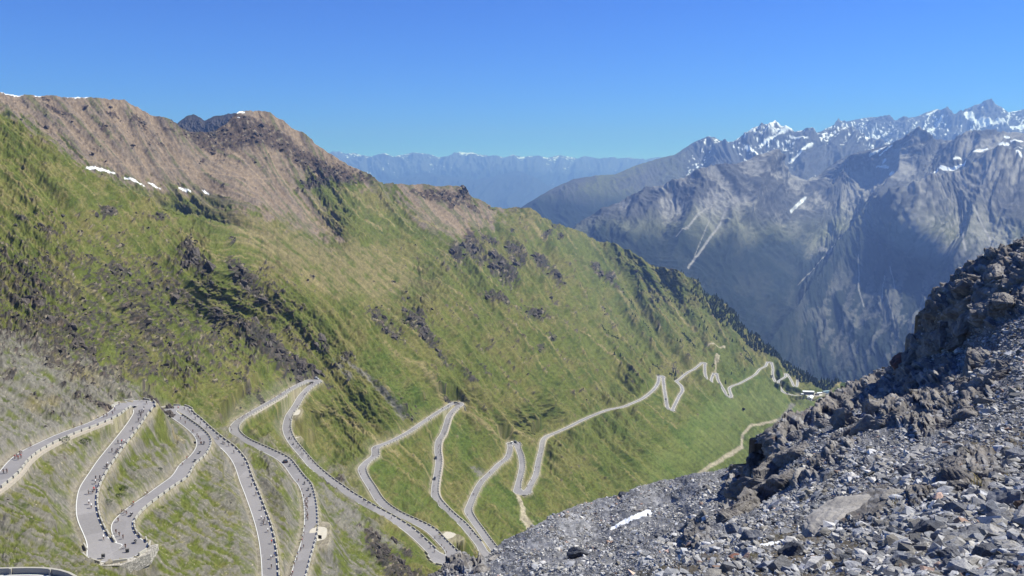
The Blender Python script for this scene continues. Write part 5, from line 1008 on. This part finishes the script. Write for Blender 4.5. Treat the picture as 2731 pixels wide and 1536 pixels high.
pb=onz('9',1410,895,ZB); house('hotel_building',pb,-.12,24,7,6.5,1.6,'long grey fronted hotel with white roof and tall windows at the valley head','building',m_greyw,m_roofw,[('f',-10+2.5*k,1.2,1.3,4.0) for k in range(9)]+[('l',0,2,1.4,2)])
pc=onz('9',1455,1000,ZB); house('gabled_house',pc,-.35+1.35,17,9,4.6,2.6,'white house with broad light gabled roof and dark gable front','building',m_white,m_roofw,[('f',-5+2.6*k,1.,1.2,1.5) for k in range(5)]+[('l',-2.6,.8,1.3,1.5),('l',0,.8,1.3,1.5),('l',2.6,.8,1.3,1.5)],ov=1.1,chim=(3,1.5))
pd=onz('9',1282,905,ZB); house('small_hut',pd,-.2,5,4,2.4,.8,'tiny white roofed hut at the left end of the long hotel','building',m_white,m_roofw,[('f',0,.6,1,1)],ov=.3)
pe=onz('9',1600,915,ZB); house('wooden_shed',pe,.1,8,5,2.6,1.2,'brown wooden shed right of the gabled house','building',m_wood,m_greyw,[('f',-2,.6,1.1,1.),('f',1.5,.6,1.1,1.)],ov=.5)
pf=onz('9',1790,850,ZB-2); house('glass_roofed_hall',pf,.35,17,6,2.4,1.0,'low hall with pale blue green roof farther behind the houses','building',m_white,m_dglass,[('f',-4,.5,1.6,1.3),('f',-1,.5,1.6,1.3)],ov=.4)
pg=onz('9',1650,885,ZB-1); house('low_annex',pg,.2,12,5,2.6,.9,'low grey annex between the wooden shed and the pale green hall','building',m_greyw,m_roofw,[('f',-2,.7,1.1,1.)],ov=.4)
# dark bridge wall carrying the road over the stream
a=onz('9',1085,925,ROAD[-1,2]); b=onz('9',1250,955,ROAD[-1,2]); Lb=np.linspace(a,b,12); tb,nb=frame2(Lb)
wall_strip('bridge_wall',Lb,nb,2.2,.5,-4.5,.7,m_dark,'dark bridge wall where the road crosses the stream by the hotel','bridge')
for x,y,h,lb in ((1690,1050,11,'slender wooden cable pole right of the gabled house'),(1790,1000,9,'thinner cable pole farther right on the meadow')):
    p=onz('9',x,y,ZB-3); e=empty('cable_pole',tuple(p)); tag(e,lb,'pole')
    V=[];F=[]; 
    for z,r in ((-1,.22),(h,.14)):
        for i in range(8): V.append((math.cos(i*.785)*r,math.sin(i*.785)*r,z))
    F=[(i,(i+1)%8,8+(i+1)%8,8+i) for i in range(8)]+[tuple(range(8,16))]; poly_mesh('post',V,F,m_wood,parent=e); V,F=obox((-1,-.08,h-1),(1,.08,h-.8)); poly_mesh('crossarm',V,F,m_wood,parent=e)
# black board on a pole at the pull-off
k=near_road('4',2070,850); p=onz('4',2222,985,k[2]); e=empty('roadside_board',tuple(p),math.atan2(-p[0],p[1])*-1+.0); tag(e,'square black board on a thin pole beside the pull-off','sign')
V=[];F=[]
for z,r in ((-.6,.06),(2.3,.06)):
    for i in range(8): V.append((math.cos(i*.785)*r,math.sin(i*.785)*r,z))
F=[(i,(i+1)%8,8+(i+1)%8,8+i) for i in range(8)]+[tuple(range(8,16))]; poly_mesh('pole',V,F,m_greyw,parent=e); V,F=obox((-.72,-.16,2.1),(.72,-.08,3.55)); bo=poly_mesh('board',V,F,mat_plain('black_panel',(.012,.012,.016),.5),parent=e)
V,F=obox((-.78,-.07,2.04),(.78,-.03,3.61)); poly_mesh('frame',V,F,mat_plain('board_edge',(.35,.35,.36),.5),parent=e)
# small dark road signs near the left hairpin
for w,x,y,lb in (('2',1480,1190,'small dark box on the outer corner of the lower left hairpin'),('2',1825,1115,'small dark bin on the road side at the lower left hairpin'),('3',430,1095,'small dark sign plate on the bank inside the second left bend')):
    k=near_road(w,x,y); p=onz(w,x,y,k[2]); e=empty('roadside_box',tuple(p),.3); tag(e,lb,'roadside box'); V,F=obox((-.45,-.25,.25),(.45,.25,1.15)); poly_mesh('box_body',V,F,m_glass,parent=e); V,F=obox((-.5,-.3,1.15),(.5,.3,1.22)); poly_mesh('lid',V,F,m_greyw,parent=e)
    for dx in (-.35,.35): V,F=obox((dx-.04,-.04,-.2),(dx+.04,.04,.25)); poly_mesh('leg',V,F,m_greyw,parent=e)
# ================================================================ VEHICLES
m_tyre=mat_plain('tyre',(.02,.02,.02),.9); m_rim=mat_plain('rim',(.4,.4,.42),.4,metal=.8); m_lamp=mat_plain('lamp_glass',(.7,.7,.65),.2); m_redl=mat_plain('tail_light',(.4,.02,.02),.3)
def cylx(cx,cy,cz,r,w,n=14):
    V=[];F=[]
    for s in (-1,1):
        for i in range(n): V.append((cx+s*w/2,cy+math.cos(6.283*i/n)*r,cz+math.sin(6.283*i/n)*r))
    F=[(i,n+i,n+(i+1)%n,(i+1)%n) for i in range(n)]+[tuple(range(n))[::-1],tuple(range(n,2*n))]; return V,F
def loft(sec,w_of):
    """sections along y: list of (y, z_low, z_high, half width low, half width high)"""
    V=[];F=[]
    for (y,z0,z1,a,b) in sec: V+=[(-a,y,z0),(a,y,z0),(a*1.02,y,(z0+z1)/2),(b,y,z1),(-b,y,z1),(-a*1.02,y,(z0+z1)/2)]
    n=6
    for k in range(len(sec)-1):
        for i in range(n): F.append((k*n+i,k*n+(i+1)%n,(k+1)*n+(i+1)%n,(k+1)*n+i))
    F+=[tuple(range(n))[::-1],tuple(range((len(sec)-1)*n,len(sec)*n))]; return V,F
def car(loc,rz,col,label,van=False,box=False,cat='car'):
    e=empty('parked_car' if False else cat,tuple(loc),rz); tag(e,label,cat); paint=mat_plain('car_paint',col,.3,spec=.5)
    if van: body=[(-2.5,.3,1.0,.9,.9),(-2.4,.28,1.15,.95,.92),(1.6,.28,1.15,.95,.92),(2.4,.3,1.0,.93,.88),(2.6,.35,.85,.85,.8)]; cab=[(-2.45,1.1,1.95,.92,.84),(-2.3,1.1,2.05,.93,.84),(.9,1.1,2.05,.93,.82),(1.9,1.1,1.2,.9,.84)]
    else: body=[(-2.15,.35,.85,.8,.78),(-2.05,.28,.98,.88,.84),(-.2,.26,.98,.9,.86),(1.2,.27,.95,.9,.84),(2.0,.3,.8,.85,.78),(2.15,.38,.7,.76,.7)]; cab=[(-1.95,.95,1.05,.8,.76),(-1.5,.95,1.42,.8,.66),(.1,.95,1.45,.82,.66),(1.05,.95,1.0,.82,.76)]
    V,F=loft(body,0); poly_mesh('body',V,F,paint,parent=e)
    V,F=loft(cab,0); poly_mesh('cabin_glass',V,F,m_glass,parent=e)
    z=2.05 if van else 1.44; y0,y1=(-2.25,.85) if van else (-1.45,.1); V,F=obox((-.68 if not van else -.84,y0,z-.02),(.68 if not van else .84,y1,z+.05)); poly_mesh('roof',V,F,paint,parent=e)
    for x in (-.82,.82):
        for y in (-1.35,1.35): V,F=cylx(x,y,.32,.33,.22); wl_=poly_mesh('wheel',V,F,m_tyre,parent=e); V,F=cylx(x*1.02,y,.32,.19,.24,10); poly_mesh('rim',V,F,m_rim,parent=wl_)
        V,F=obox((x*.75-.16,2.1 if not van else 2.52,.58),(x*.75+.16,2.2 if not van else 2.64,.74)); poly_mesh('headlight',V,F,m_lamp,parent=e)
        V,F=obox((x*.85-.12,-2.2 if not van else -2.55,.7),(x*.85+.12,-2.1 if not van else -2.45,.9)); poly_mesh('tail_light',V,F,m_redl,parent=e)
    if box: V,F=loft([(-1.2,1.52,1.62,.4,.3),(-.9,1.52,1.86,.45,.4),(.5,1.52,1.86,.45,.4),(.75,1.52,1.6,.35,.25)],0); poly_mesh('roof_box',V,F,m_roofw,parent=e)
    return e
def road_pose(w,x,y):
    sx,sy=TR(w,[(x,y)])[0]; ux,uy=to_px(ROAD); k=int(np.argmin(np.hypot(ux-sx,(uy-sy)*1.0))); z=ROAD[k,2]; u,a,b=ray(sx,sy)
    p=np.array([u/b*z,a/b*z]); 
    for _ in range(2):
        k2=int(np.argmin(np.hypot(ROAD[max(k-30,0):k+30,0]-p[0],ROAD[max(k-30,0):k+30,1]-p[1])))+max(k-30,0); z=ROAD[k2,2]; p=np.array([u/b*z,a/b*z])
    off=np.dot(p-ROAD[k2,:2],RN[k2]); lim=HW[k2]-.45; off=np.clip(off,-lim,lim); q=ROAD[k2,:2]+RN[k2]*off; g=(ROAD[min(k2+2,len(ROAD)-1),2]-ROAD[max(k2-2,0),2])/6.
    return k2,np.array([q[0],q[1],z]),math.atan2(-RT[k2,0],RT[k2,1]),math.atan(g)
for w,x,y,col,lb,van,bx,rzo in (('3',2155,165,(.45,.45,.46),'silver car with white roof box at the upper left hairpin',False,True,0),('3',1730,1360,(.02,.02,.025),'black car on the leg left of the gully, ahead of the motorcycles',False,False,0),
    ('5',1820,1115,(.02,.02,.02),'black car halfway down the leg below the ribbed black wall',False,False,0),('5',2155,165,(.03,.03,.035),'dark car turning in the hairpin above the ribbed black wall',False,False,0),
    ('7',1068,530,(.7,.7,.7),'white van crossing the top of the middle hairpin',True,False,0),('7',1122,520,(.015,.015,.02),'black car right behind the white van in the middle hairpin',False,False,0),
    ('z',765,808,(.03,.03,.03),'dark car low on the leg below the ribbed black wall, ahead of riders',False,False,0),('9',985,868,(.02,.02,.02),'black van on the distant road just left of the valley hotel',True,False,0),
    ('8',1655,600,(.03,.03,.03),'dark car on the far leg below the gravel turnout',False,False,0),('8',745,870,(.03,.03,.03),'dark car on the far left side of the V shaped bends',False,False,0),('8',1790,830,(.03,.03,.03),'dark car in the lowest far hairpin left of the hotel',False,False,0),('8',1560,470,(.03,.03,.03),'dark car on the short far leg under the dirt track',False,False,0),('8',620,450,(.03,.03,.03),'dark car at the top of the far left hairpin',False,False,0)):
    k2,p,h,g=road_pose(w,x,y); e=car(p,h,col,lb,van,bx,'van' if van else 'car'); e.rotation_euler=(g,0,h)
# ================================================================ CYCLISTS
import mathutils
def skin_person(pts,edges,rad,name):
    me=bpy.data.meshes.new(name); me.from_pydata(pts,edges,[]); o=bpy.data.objects.new(name,me); C.objects.link(o)
    md=o.modifiers.new('s','SKIN'); me.skin_vertices.new() if not me.skin_vertices else None
    for i,r in enumerate(rad): me.skin_vertices[0].data[i].radius=(r,r) if not hasattr(r,'__len__') else r
    me.skin_vertices[0].data[0].use_root=True
    sd=o.modifiers.new('d','SUBSURF'); sd.levels=1; sd.render_levels=1
    dg=bpy.context.evaluated_depsgraph_get(); m2=bpy.data.meshes.new_from_object(o.evaluated_get(dg)); bpy.data.objects.remove(o); m2.name=name; return m2
def rider_mesh(lean=1.,moto=False):
    pts=[];E=[];Rr=[]
    def v(p,r,par=None):
        pts.append(p);Rr.append(r)
        if par is not None: E.append((par,len(pts)-1))
        return len(pts)-1
    hip=v((0,-.22,.98),(.15,.12)); wa=v((0,-.08,1.14),(.13,.11),hip); ch=v((0,.12,1.34),(.17,.12),wa); nk=v((0,.26,1.46),.06,ch); hd=v((0,.34,1.56),(.085,.10),nk); v((0,.37,1.68),.075,hd)
    for s,kz in ((-1,0),(1,1)):
        sh=v((s*.19,.17,1.40),.06,ch); el=v((s*.24,.30,1.18),.043,sh); wr=v((s*.20,.49,1.04),.03,el); pm=v((s*.20,.55,1.03),.032,wr)
        for f in range(4):
            a=v((s*.20+(f-1.5)*.018,.60,1.03),.009,pm); v((s*.20+(f-1.5)*.018,.615,1.0-.004*f),.008,a)
        v((s*.20-s*.035,.56,1.0),.009,pm)
        th=v((s*.10,-.17,.93),.095,hip); kn=v((s*.11,.17 if kz else .08,.72 if kz else .56),.06,th); an=v((s*.11,.03 if kz else -.05,.38 if kz else .20),.04,kn); v((s*.11,.15 if kz else .07,.33 if kz else .15),.035,an)
    me=skin_person(pts,E,Rr,'person_body')
    me.materials.clear()
    for m in (m_skin,m_top,m_shorts,m_helm,m_shoe): me.materials.append(m)
    for p in me.polygons:
        c=p.center; z=c.z; 
        if z>1.62 or (z>1.55 and c.y<.28): k=3
        elif z>1.47 and c.y>.2: k=0
        elif abs(c.x)>.15 and z<1.22 and z>.95 and c.y>.2: k=0
        elif z>1.04: k=1
        elif z>.62: k=2
        elif (z<.40 and c.y>.06 and c.x>0) or z<.2: k=4
        else: k=0
        if moto and k==0 and z<1.5: k=2
        p.material_index=k
    return me
m_skin=mat_plain('skin',srgb(190,140,115)*.9,.6); m_top=mat_plain('black_jersey',(.02,.02,.025),.8); m_shorts=mat_plain('dark_shorts',(.015,.015,.018),.8); m_helm=mat_plain('dark_helmet',(.04,.04,.045),.4); m_shoe=mat_plain('shoes',(.05,.05,.05),.6)
TOPS={'k':('black',m_top),'r':('red',mat_plain('red_jersey',(.45,.03,.03),.8)),'w':('white',mat_plain('white_jersey',(.75,.75,.75),.8)),'b':('dark blue',mat_plain('blue_jersey',(.03,.06,.2),.8)),'g':('grey',mat_plain('grey_jersey',(.16,.16,.17),.8))}
m_helw=mat_plain('white_helmet',(.75,.75,.75),.4)
PERS=rider_mesh()
def tube(pa,pb,r,n=5):
    a=np.array(pa,float);b=np.array(pb,float);d=b-a;d/=np.linalg.norm(d);x=np.cross(d,(1,0,.01));x/=np.linalg.norm(x);y=np.cross(d,x);V=[]
    for q in (a,b):
        for i in range(n): t=6.283*i/n; V.append(q+x*math.cos(t)*r+y*math.sin(t)*r)
    return V,[(i,(i+1)%n,n+(i+1)%n,n+i) for i in range(n)]
def joinp(parts):
    V=[];F=[]
    for v,f in parts: b=len(V); V+=[tuple(q) for q in v]; F+=[tuple(b+i for i in q) for q in f]
    return V,F
def ring(cy,r=.34,t=.02,n=18):
    V=[];F=[]
    for i in range(n):
        a=6.283*i/n
        for dr,dx in ((-t,0),(0,t),(t,0),(0,-t)): V.append((dx,cy+math.cos(a)*(r+dr),.35+math.sin(a)*(r+dr)))
    for i in range(n):
        for k in range(4): j=(i+1)%n; F.append((i*4+k,i*4+(k+1)%4,j*4+(k+1)%4,j*4+k))
    return V,F
m_frame=mat_plain('bike_frame',(.03,.03,.035),.4)
FRAME=joinp([tube((0,-.12,.32),(0,-.26,.86),.017),tube((0,-.12,.32),(0,.40,.80),.02),tube((0,-.24,.80),(0,.38,.88),.017),tube((0,-.12,.32),(0,-.52,.35),.012),tube((0,-.24,.78),(0,-.52,.35),.012),tube((0,.38,.9),(0,.50,.35),.015),tube((0,-.12,.32),(.1,.02,.30),.012),tube((0,-.12,.32),(-.1,-.20,.22),.012)])
HBAR=joinp([tube((-.21,.52,.99),(.21,.52,.99),.014),tube((0,.38,.9),(0,.5,.99),.014),tube((-.21,.52,.99),(-.21,.62,.93),.013),tube((.21,.52,.99),(.21,.62,.93),.013)])
SAD=joinp([obox((-.06,-.38,.9),(.06,-.12,.95)),tube((0,-.26,.84),(0,-.26,.92),.014)])
def make_bike(parts=True):
    if parts:
        e=empty('bicycle',(0,0,0)); poly_mesh('frame',*FRAME,m_frame,parent=e); poly_mesh('wheel',*ring(-.52),m_tyre,parent=e); poly_mesh('wheel',*ring(.5),m_tyre,parent=e); poly_mesh('handlebar',*HBAR,m_frame,parent=e); poly_mesh('saddle',*SAD,m_frame,parent=e); return e
    return poly_mesh('bicycle',*joinp([FRAME,ring(-.52,t=.025),ring(.5,t=.025),HBAR,SAD]),m_frame)
def copy_tree(o):
    c=o.copy(); C.objects.link(c)
    for ch in o.children:
        d=ch.copy(); C.objects.link(d); d.parent=c
        for g in ch.children: h=g.copy(); C.objects.link(h); h.parent=d
    return c
bikeP=make_bike(True); bikeS=make_bike(False); usedP=usedS=False
RID=[('1',l) for l in [(60,1400),(105,1400),(210,1210,'r'),(240,1190),(265,1215,'r'),(300,1200,'r'),(285,1150),(320,1120,'w'),(440,1040),(1070,755,'g'),(1155,725),(1400,635,'w'),(1490,605),(1530,595),(1610,570),(1650,505,'b'),(1700,435),(2020,370),(2100,415),(2060,500),(1990,560),(2010,575),(2040,545,'g'),(2060,530,'w'),(2010,620),(1975,680),(1890,810),(1690,985),(1740,985,'r'),(1785,985,'w'),(1595,1115),(1655,1135),(1690,1105),(1730,1065,'w'),(1550,1300,'w'),(1525,1335)]]
RID+=[('2',l) for l in [(1375,70),(1370,125,'w'),(1435,62),(1385,200,'b'),(1350,232,'r'),(1330,272),(1270,285),(1275,432,'w'),(1310,494,'w'),(1475,918,'w'),(1665,850),(1710,885),(1760,912),(1800,1045),(1690,682),(1810,575),(1785,545),(1745,545),(1890,462),(1925,425,'r'),(2030,305,'w'),(2110,288)]]
RID+=[('3',l) for l in [(250,1400,'w'),(325,1310,'r'),(230,755),(290,805),(400,930),(460,985),(480,1015),(505,1045),(525,1095),(510,1105),(195,598,'r'),(285,608),(320,620),(345,650),(370,675),(435,745),(515,815),(600,875),(745,1015),(770,1030),(820,1085),(835,1090),(860,1105),(910,1125),(985,1225),(1135,1405),(935,860),(955,910),(1015,765),(1110,725),(1130,705),(1150,695),(1185,685),(1225,635),(1060,745),(1520,475,'r'),(1575,435,'r'),(1635,405),(1650,395),(1665,390),(1725,345),(1785,312),(1890,255),(2120,240),(2020,375),(2005,388,'b'),(1985,405),(1895,565),(1850,645),(1780,765),(1785,862),(1780,922),(1785,1020),(1815,1032),(1885,1142),(1905,1152),(1940,1192),(1960,1242),(1980,1252),(2040,1292),(2060,1322),(2080,1312),(2125,1372)]]
RID+=[('4',l) for l in [(1215,42),(1240,172),(1300,292),(1385,502),(1380,645,'w'),(1430,662),(1410,692),(1410,722),(1460,702),(1475,825,'w'),(1530,995,'r'),(1565,1175,'b'),(1520,1212,'w'),(1525,1335),(1910,92),(1960,240),(1985,322),(2005,402),(2020,382),(2035,362),(2010,432),(2030,432),(2045,402),(2025,462),(2040,482),(2020,512,'w'),(2035,572),(2045,592),(2030,622),(2045,642),(2000,765),(1990,855,'b'),(1960,912),(1930,962,'r'),(1985,1045),(1945,1085),(1870,1155,'b'),(1890,1225),(1850,1312),(1825,1435,'r'),(1795,1449)]]
RID+=[('z',l) for l in [(295,960),(325,980),(485,1075),(680,1200),(740,1270),(760,1290),(790,1260),(800,1200),(825,1180,'w'),(825,1270),(830,1300),(885,1335),(765,1200),(335,890),(375,955),(760,862),(755,897),(790,960),(795,990),(860,1022),(930,1092),(1005,1182),(1125,772),(1070,822),(1020,912),(980,1052)]]
RID+=[('5',l) for l in [(750,950),(775,942),(740,1082),(500,1342),(530,1402),(1640,432),(1600,442),(2110,352),(2060,442),(2050,532),(1975,682),(1965,702),(1905,802),(1880,892),(1870,922),(1855,952),(1890,982),(1870,1022),(1885,1062),(1895,1142),(1885,1352),(1860,1422)]]
RID+=[('7',l) for l in [(1030,622),(985,712),(970,772),(890,852),(680,1042),(540,1172),(415,1412),(1165,562),(1200,652),(1225,1172),(1215,1202),(1520,702),(1570,722),(1510,762),(1470,952),(1455,1032),(1515,952),(1380,1162),(1400,1182),(1320,1282),(1300,1272)]]
legb=[RUN[i][1] for i in range(len(RUN))]
def leg_of(k):
    for i,(a,b,s) in enumerate(RUN):
        if k<b: return i
    return len(RUN)
L_=[]
for w,l in RID:
    k2,p,h,g=road_pose(w,l[0],l[1]); L_.append((leg_of(k2),to_px(p)[1],w,l,k2,p,h,g))
L_.sort(key=lambda t:(t[0],t[1])); cnt={}; tall={}
for t in L_: tall[t[0]]=tall.get(t[0],0)+1
for leg,_,w,l,k2,p,h,g in L_:
    cnt[leg]=cnt.get(leg,0)+1; ck=l[2] if len(l)>2 else ('k' if rt.rand()<.6 else 'g'); nm,mt=TOPS[ck]; dist=np.linalg.norm(p)
    up=h+math.pi+rt.uniform(-.12,.12)
    o=bpy.data.objects.new('person',PERS); C.objects.link(o); o.location=p; o.rotation_euler=(-g*0,0,up); o.material_slots[1].link='OBJECT'; o.material_slots[1].material=mt
    if ck=='w' or rt.rand()<.25: o.material_slots[3].link='OBJECT'; o.material_slots[3].material=m_helw
    od=ordinal(cnt[leg]); tag(o,'%s rider down %s, %s top'%(od,LEG[min(leg,11)],nm.replace('dark ','')),'person','cyclists on '+LEG[min(leg,11)])
    if dist<430: b=copy_tree(bikeP) if usedP else bikeP; usedP=True
    else: b=copy_tree(bikeS) if usedS else bikeS; usedS=True
    b.location=p; b.rotation_euler=(0,0,up); tag(b,'dark bicycle under the %s rider down %s'%(od,LEG[min(leg,11)]),'bicycle','bicycles on '+LEG[min(leg,11)])
# motorcycles with riders
def make_moto():
    e=empty('motorcycle',(0,0,0)); poly_mesh('wheel',*ring(-.7,.31,.06),m_tyre,parent=e); poly_mesh('wheel',*ring(.72,.31,.06),m_tyre,parent=e)
    V,F=loft([(-.8,.55,.8,.1,.08),(-.3,.4,.82,.18,.14),(.1,.35,1.0,.22,.18),(.5,.45,1.05,.2,.14),(.75,.7,1.0,.12,.08)],0); poly_mesh('body',V,F,mat_plain('moto_paint',(.05,.05,.06),.3),parent=e)
    V,F=loft([(-.75,.82,.9,.14,.12),(-.1,.8,.88,.15,.12)],0); poly_mesh('seat',V,F,m_tyre,parent=e); poly_mesh('handlebar',*joinp([tube((-.38,.35,1.08),(.38,.35,1.08),.02),tube((0,.3,1.0),(0,.72,.35),.03)]),m_frame,parent=e); V,F=obox((-.09,.74,.82),(.09,.82,.98)); poly_mesh('headlight',V,F,m_lamp,parent=e)
    for x in (-.3,.3): V,F=obox((x-.11,-.85,.45),(x+.11,-.4,.8)); poly_mesh('pannier',V,F,m_greyw,parent=e)
    return e
moto=make_moto(); PM=rider_mesh(moto=True); first=True
for w,x,y,lb,c_ in (('2',1880,590,'on the climbing left leg just above its first bend','w'),('2',1945,985,'inside the lower left hairpin','w'),('3',560,1095,'at the right edge of the second left bend','k'),('3',495,1232,'midway between the other two on the climbing left leg','w'),('3',430,1345,'lowest of the three together on the climbing left leg','w'),('4',2000,135,'first behind the black car','k'),('4',2050,215,'second behind the black car','k'),('4',2080,302,'third behind the black car','k'),('3',1790,1412,'right behind the black car','k'),('3',1835,1102,'below the widened edge under the silver car','k'),('3',1780,1025,'beside the widened edge below the silver car','k'),('5',1930,268,'on the leg rising to the ribbed black wall, lower','k'),('5',2032,218,'on the leg rising to the ribbed black wall, upper','k'),('7',1008,545,'left of the white van','k')):
    k2,p,h,g=road_pose(w,x,y); m=moto if first else copy_tree(moto); first=False; m.location=p; m.rotation_euler=(0,0,h+math.pi); tag(m,'dark motorcycle %s'%lb,'motorcycle','motorcycles escorting the riders')
    o=bpy.data.objects.new('person',PM); C.objects.link(o); o.location=p+np.array([0,0,-.08]); o.rotation_euler=(0,0,h+math.pi); o.material_slots[1].link='OBJECT'; o.material_slots[1].material=TOPS[c_][1]
    if c_=='w': o.material_slots[3].link='OBJECT'; o.material_slots[3].material=m_helw
    tag(o,'motorcyclist in %s jacket %s'%(TOPS[c_][0],lb),'person','motorcyclists')
log('people')
# ================================================================ HAZE
def haze():
    me=bpy.data.meshes.new('haze'); x0,x1,y0,y1,z0,z1=-30500,30500,-8500,44500,-1781,2300
    V=[(x,y,z) for z in (z0,z1) for y in (y0,y1) for x in (x0,x1)]
    me.from_pydata(V,[],[(0,2,3,1),(4,5,7,6),(0,1,5,4),(2,6,7,3),(0,4,6,2),(1,3,7,5)])
    m=bpy.data.materials.new('haze'); m.use_nodes=True; n=m.node_tree; n.nodes.remove(n.nodes['Principled BSDF'])
    v=n.nodes.new('ShaderNodeVolumePrincipled'); v.inputs['Color'].default_value=(.25,.43,1,1); v.inputs['Absorption Color'].default_value=(.2,.45,1,1); v.inputs['Density'].default_value=HAZE; v.inputs['Anisotropy'].default_value=.1
    n.links.new(v.outputs[0],n.nodes['Material Output'].inputs['Volume']); me.materials.append(m)
    o=bpy.data.objects.new('haze',me); C.objects.link(o); tag(o,kind='stuff')
HAZE=.000066
haze()
log('done')
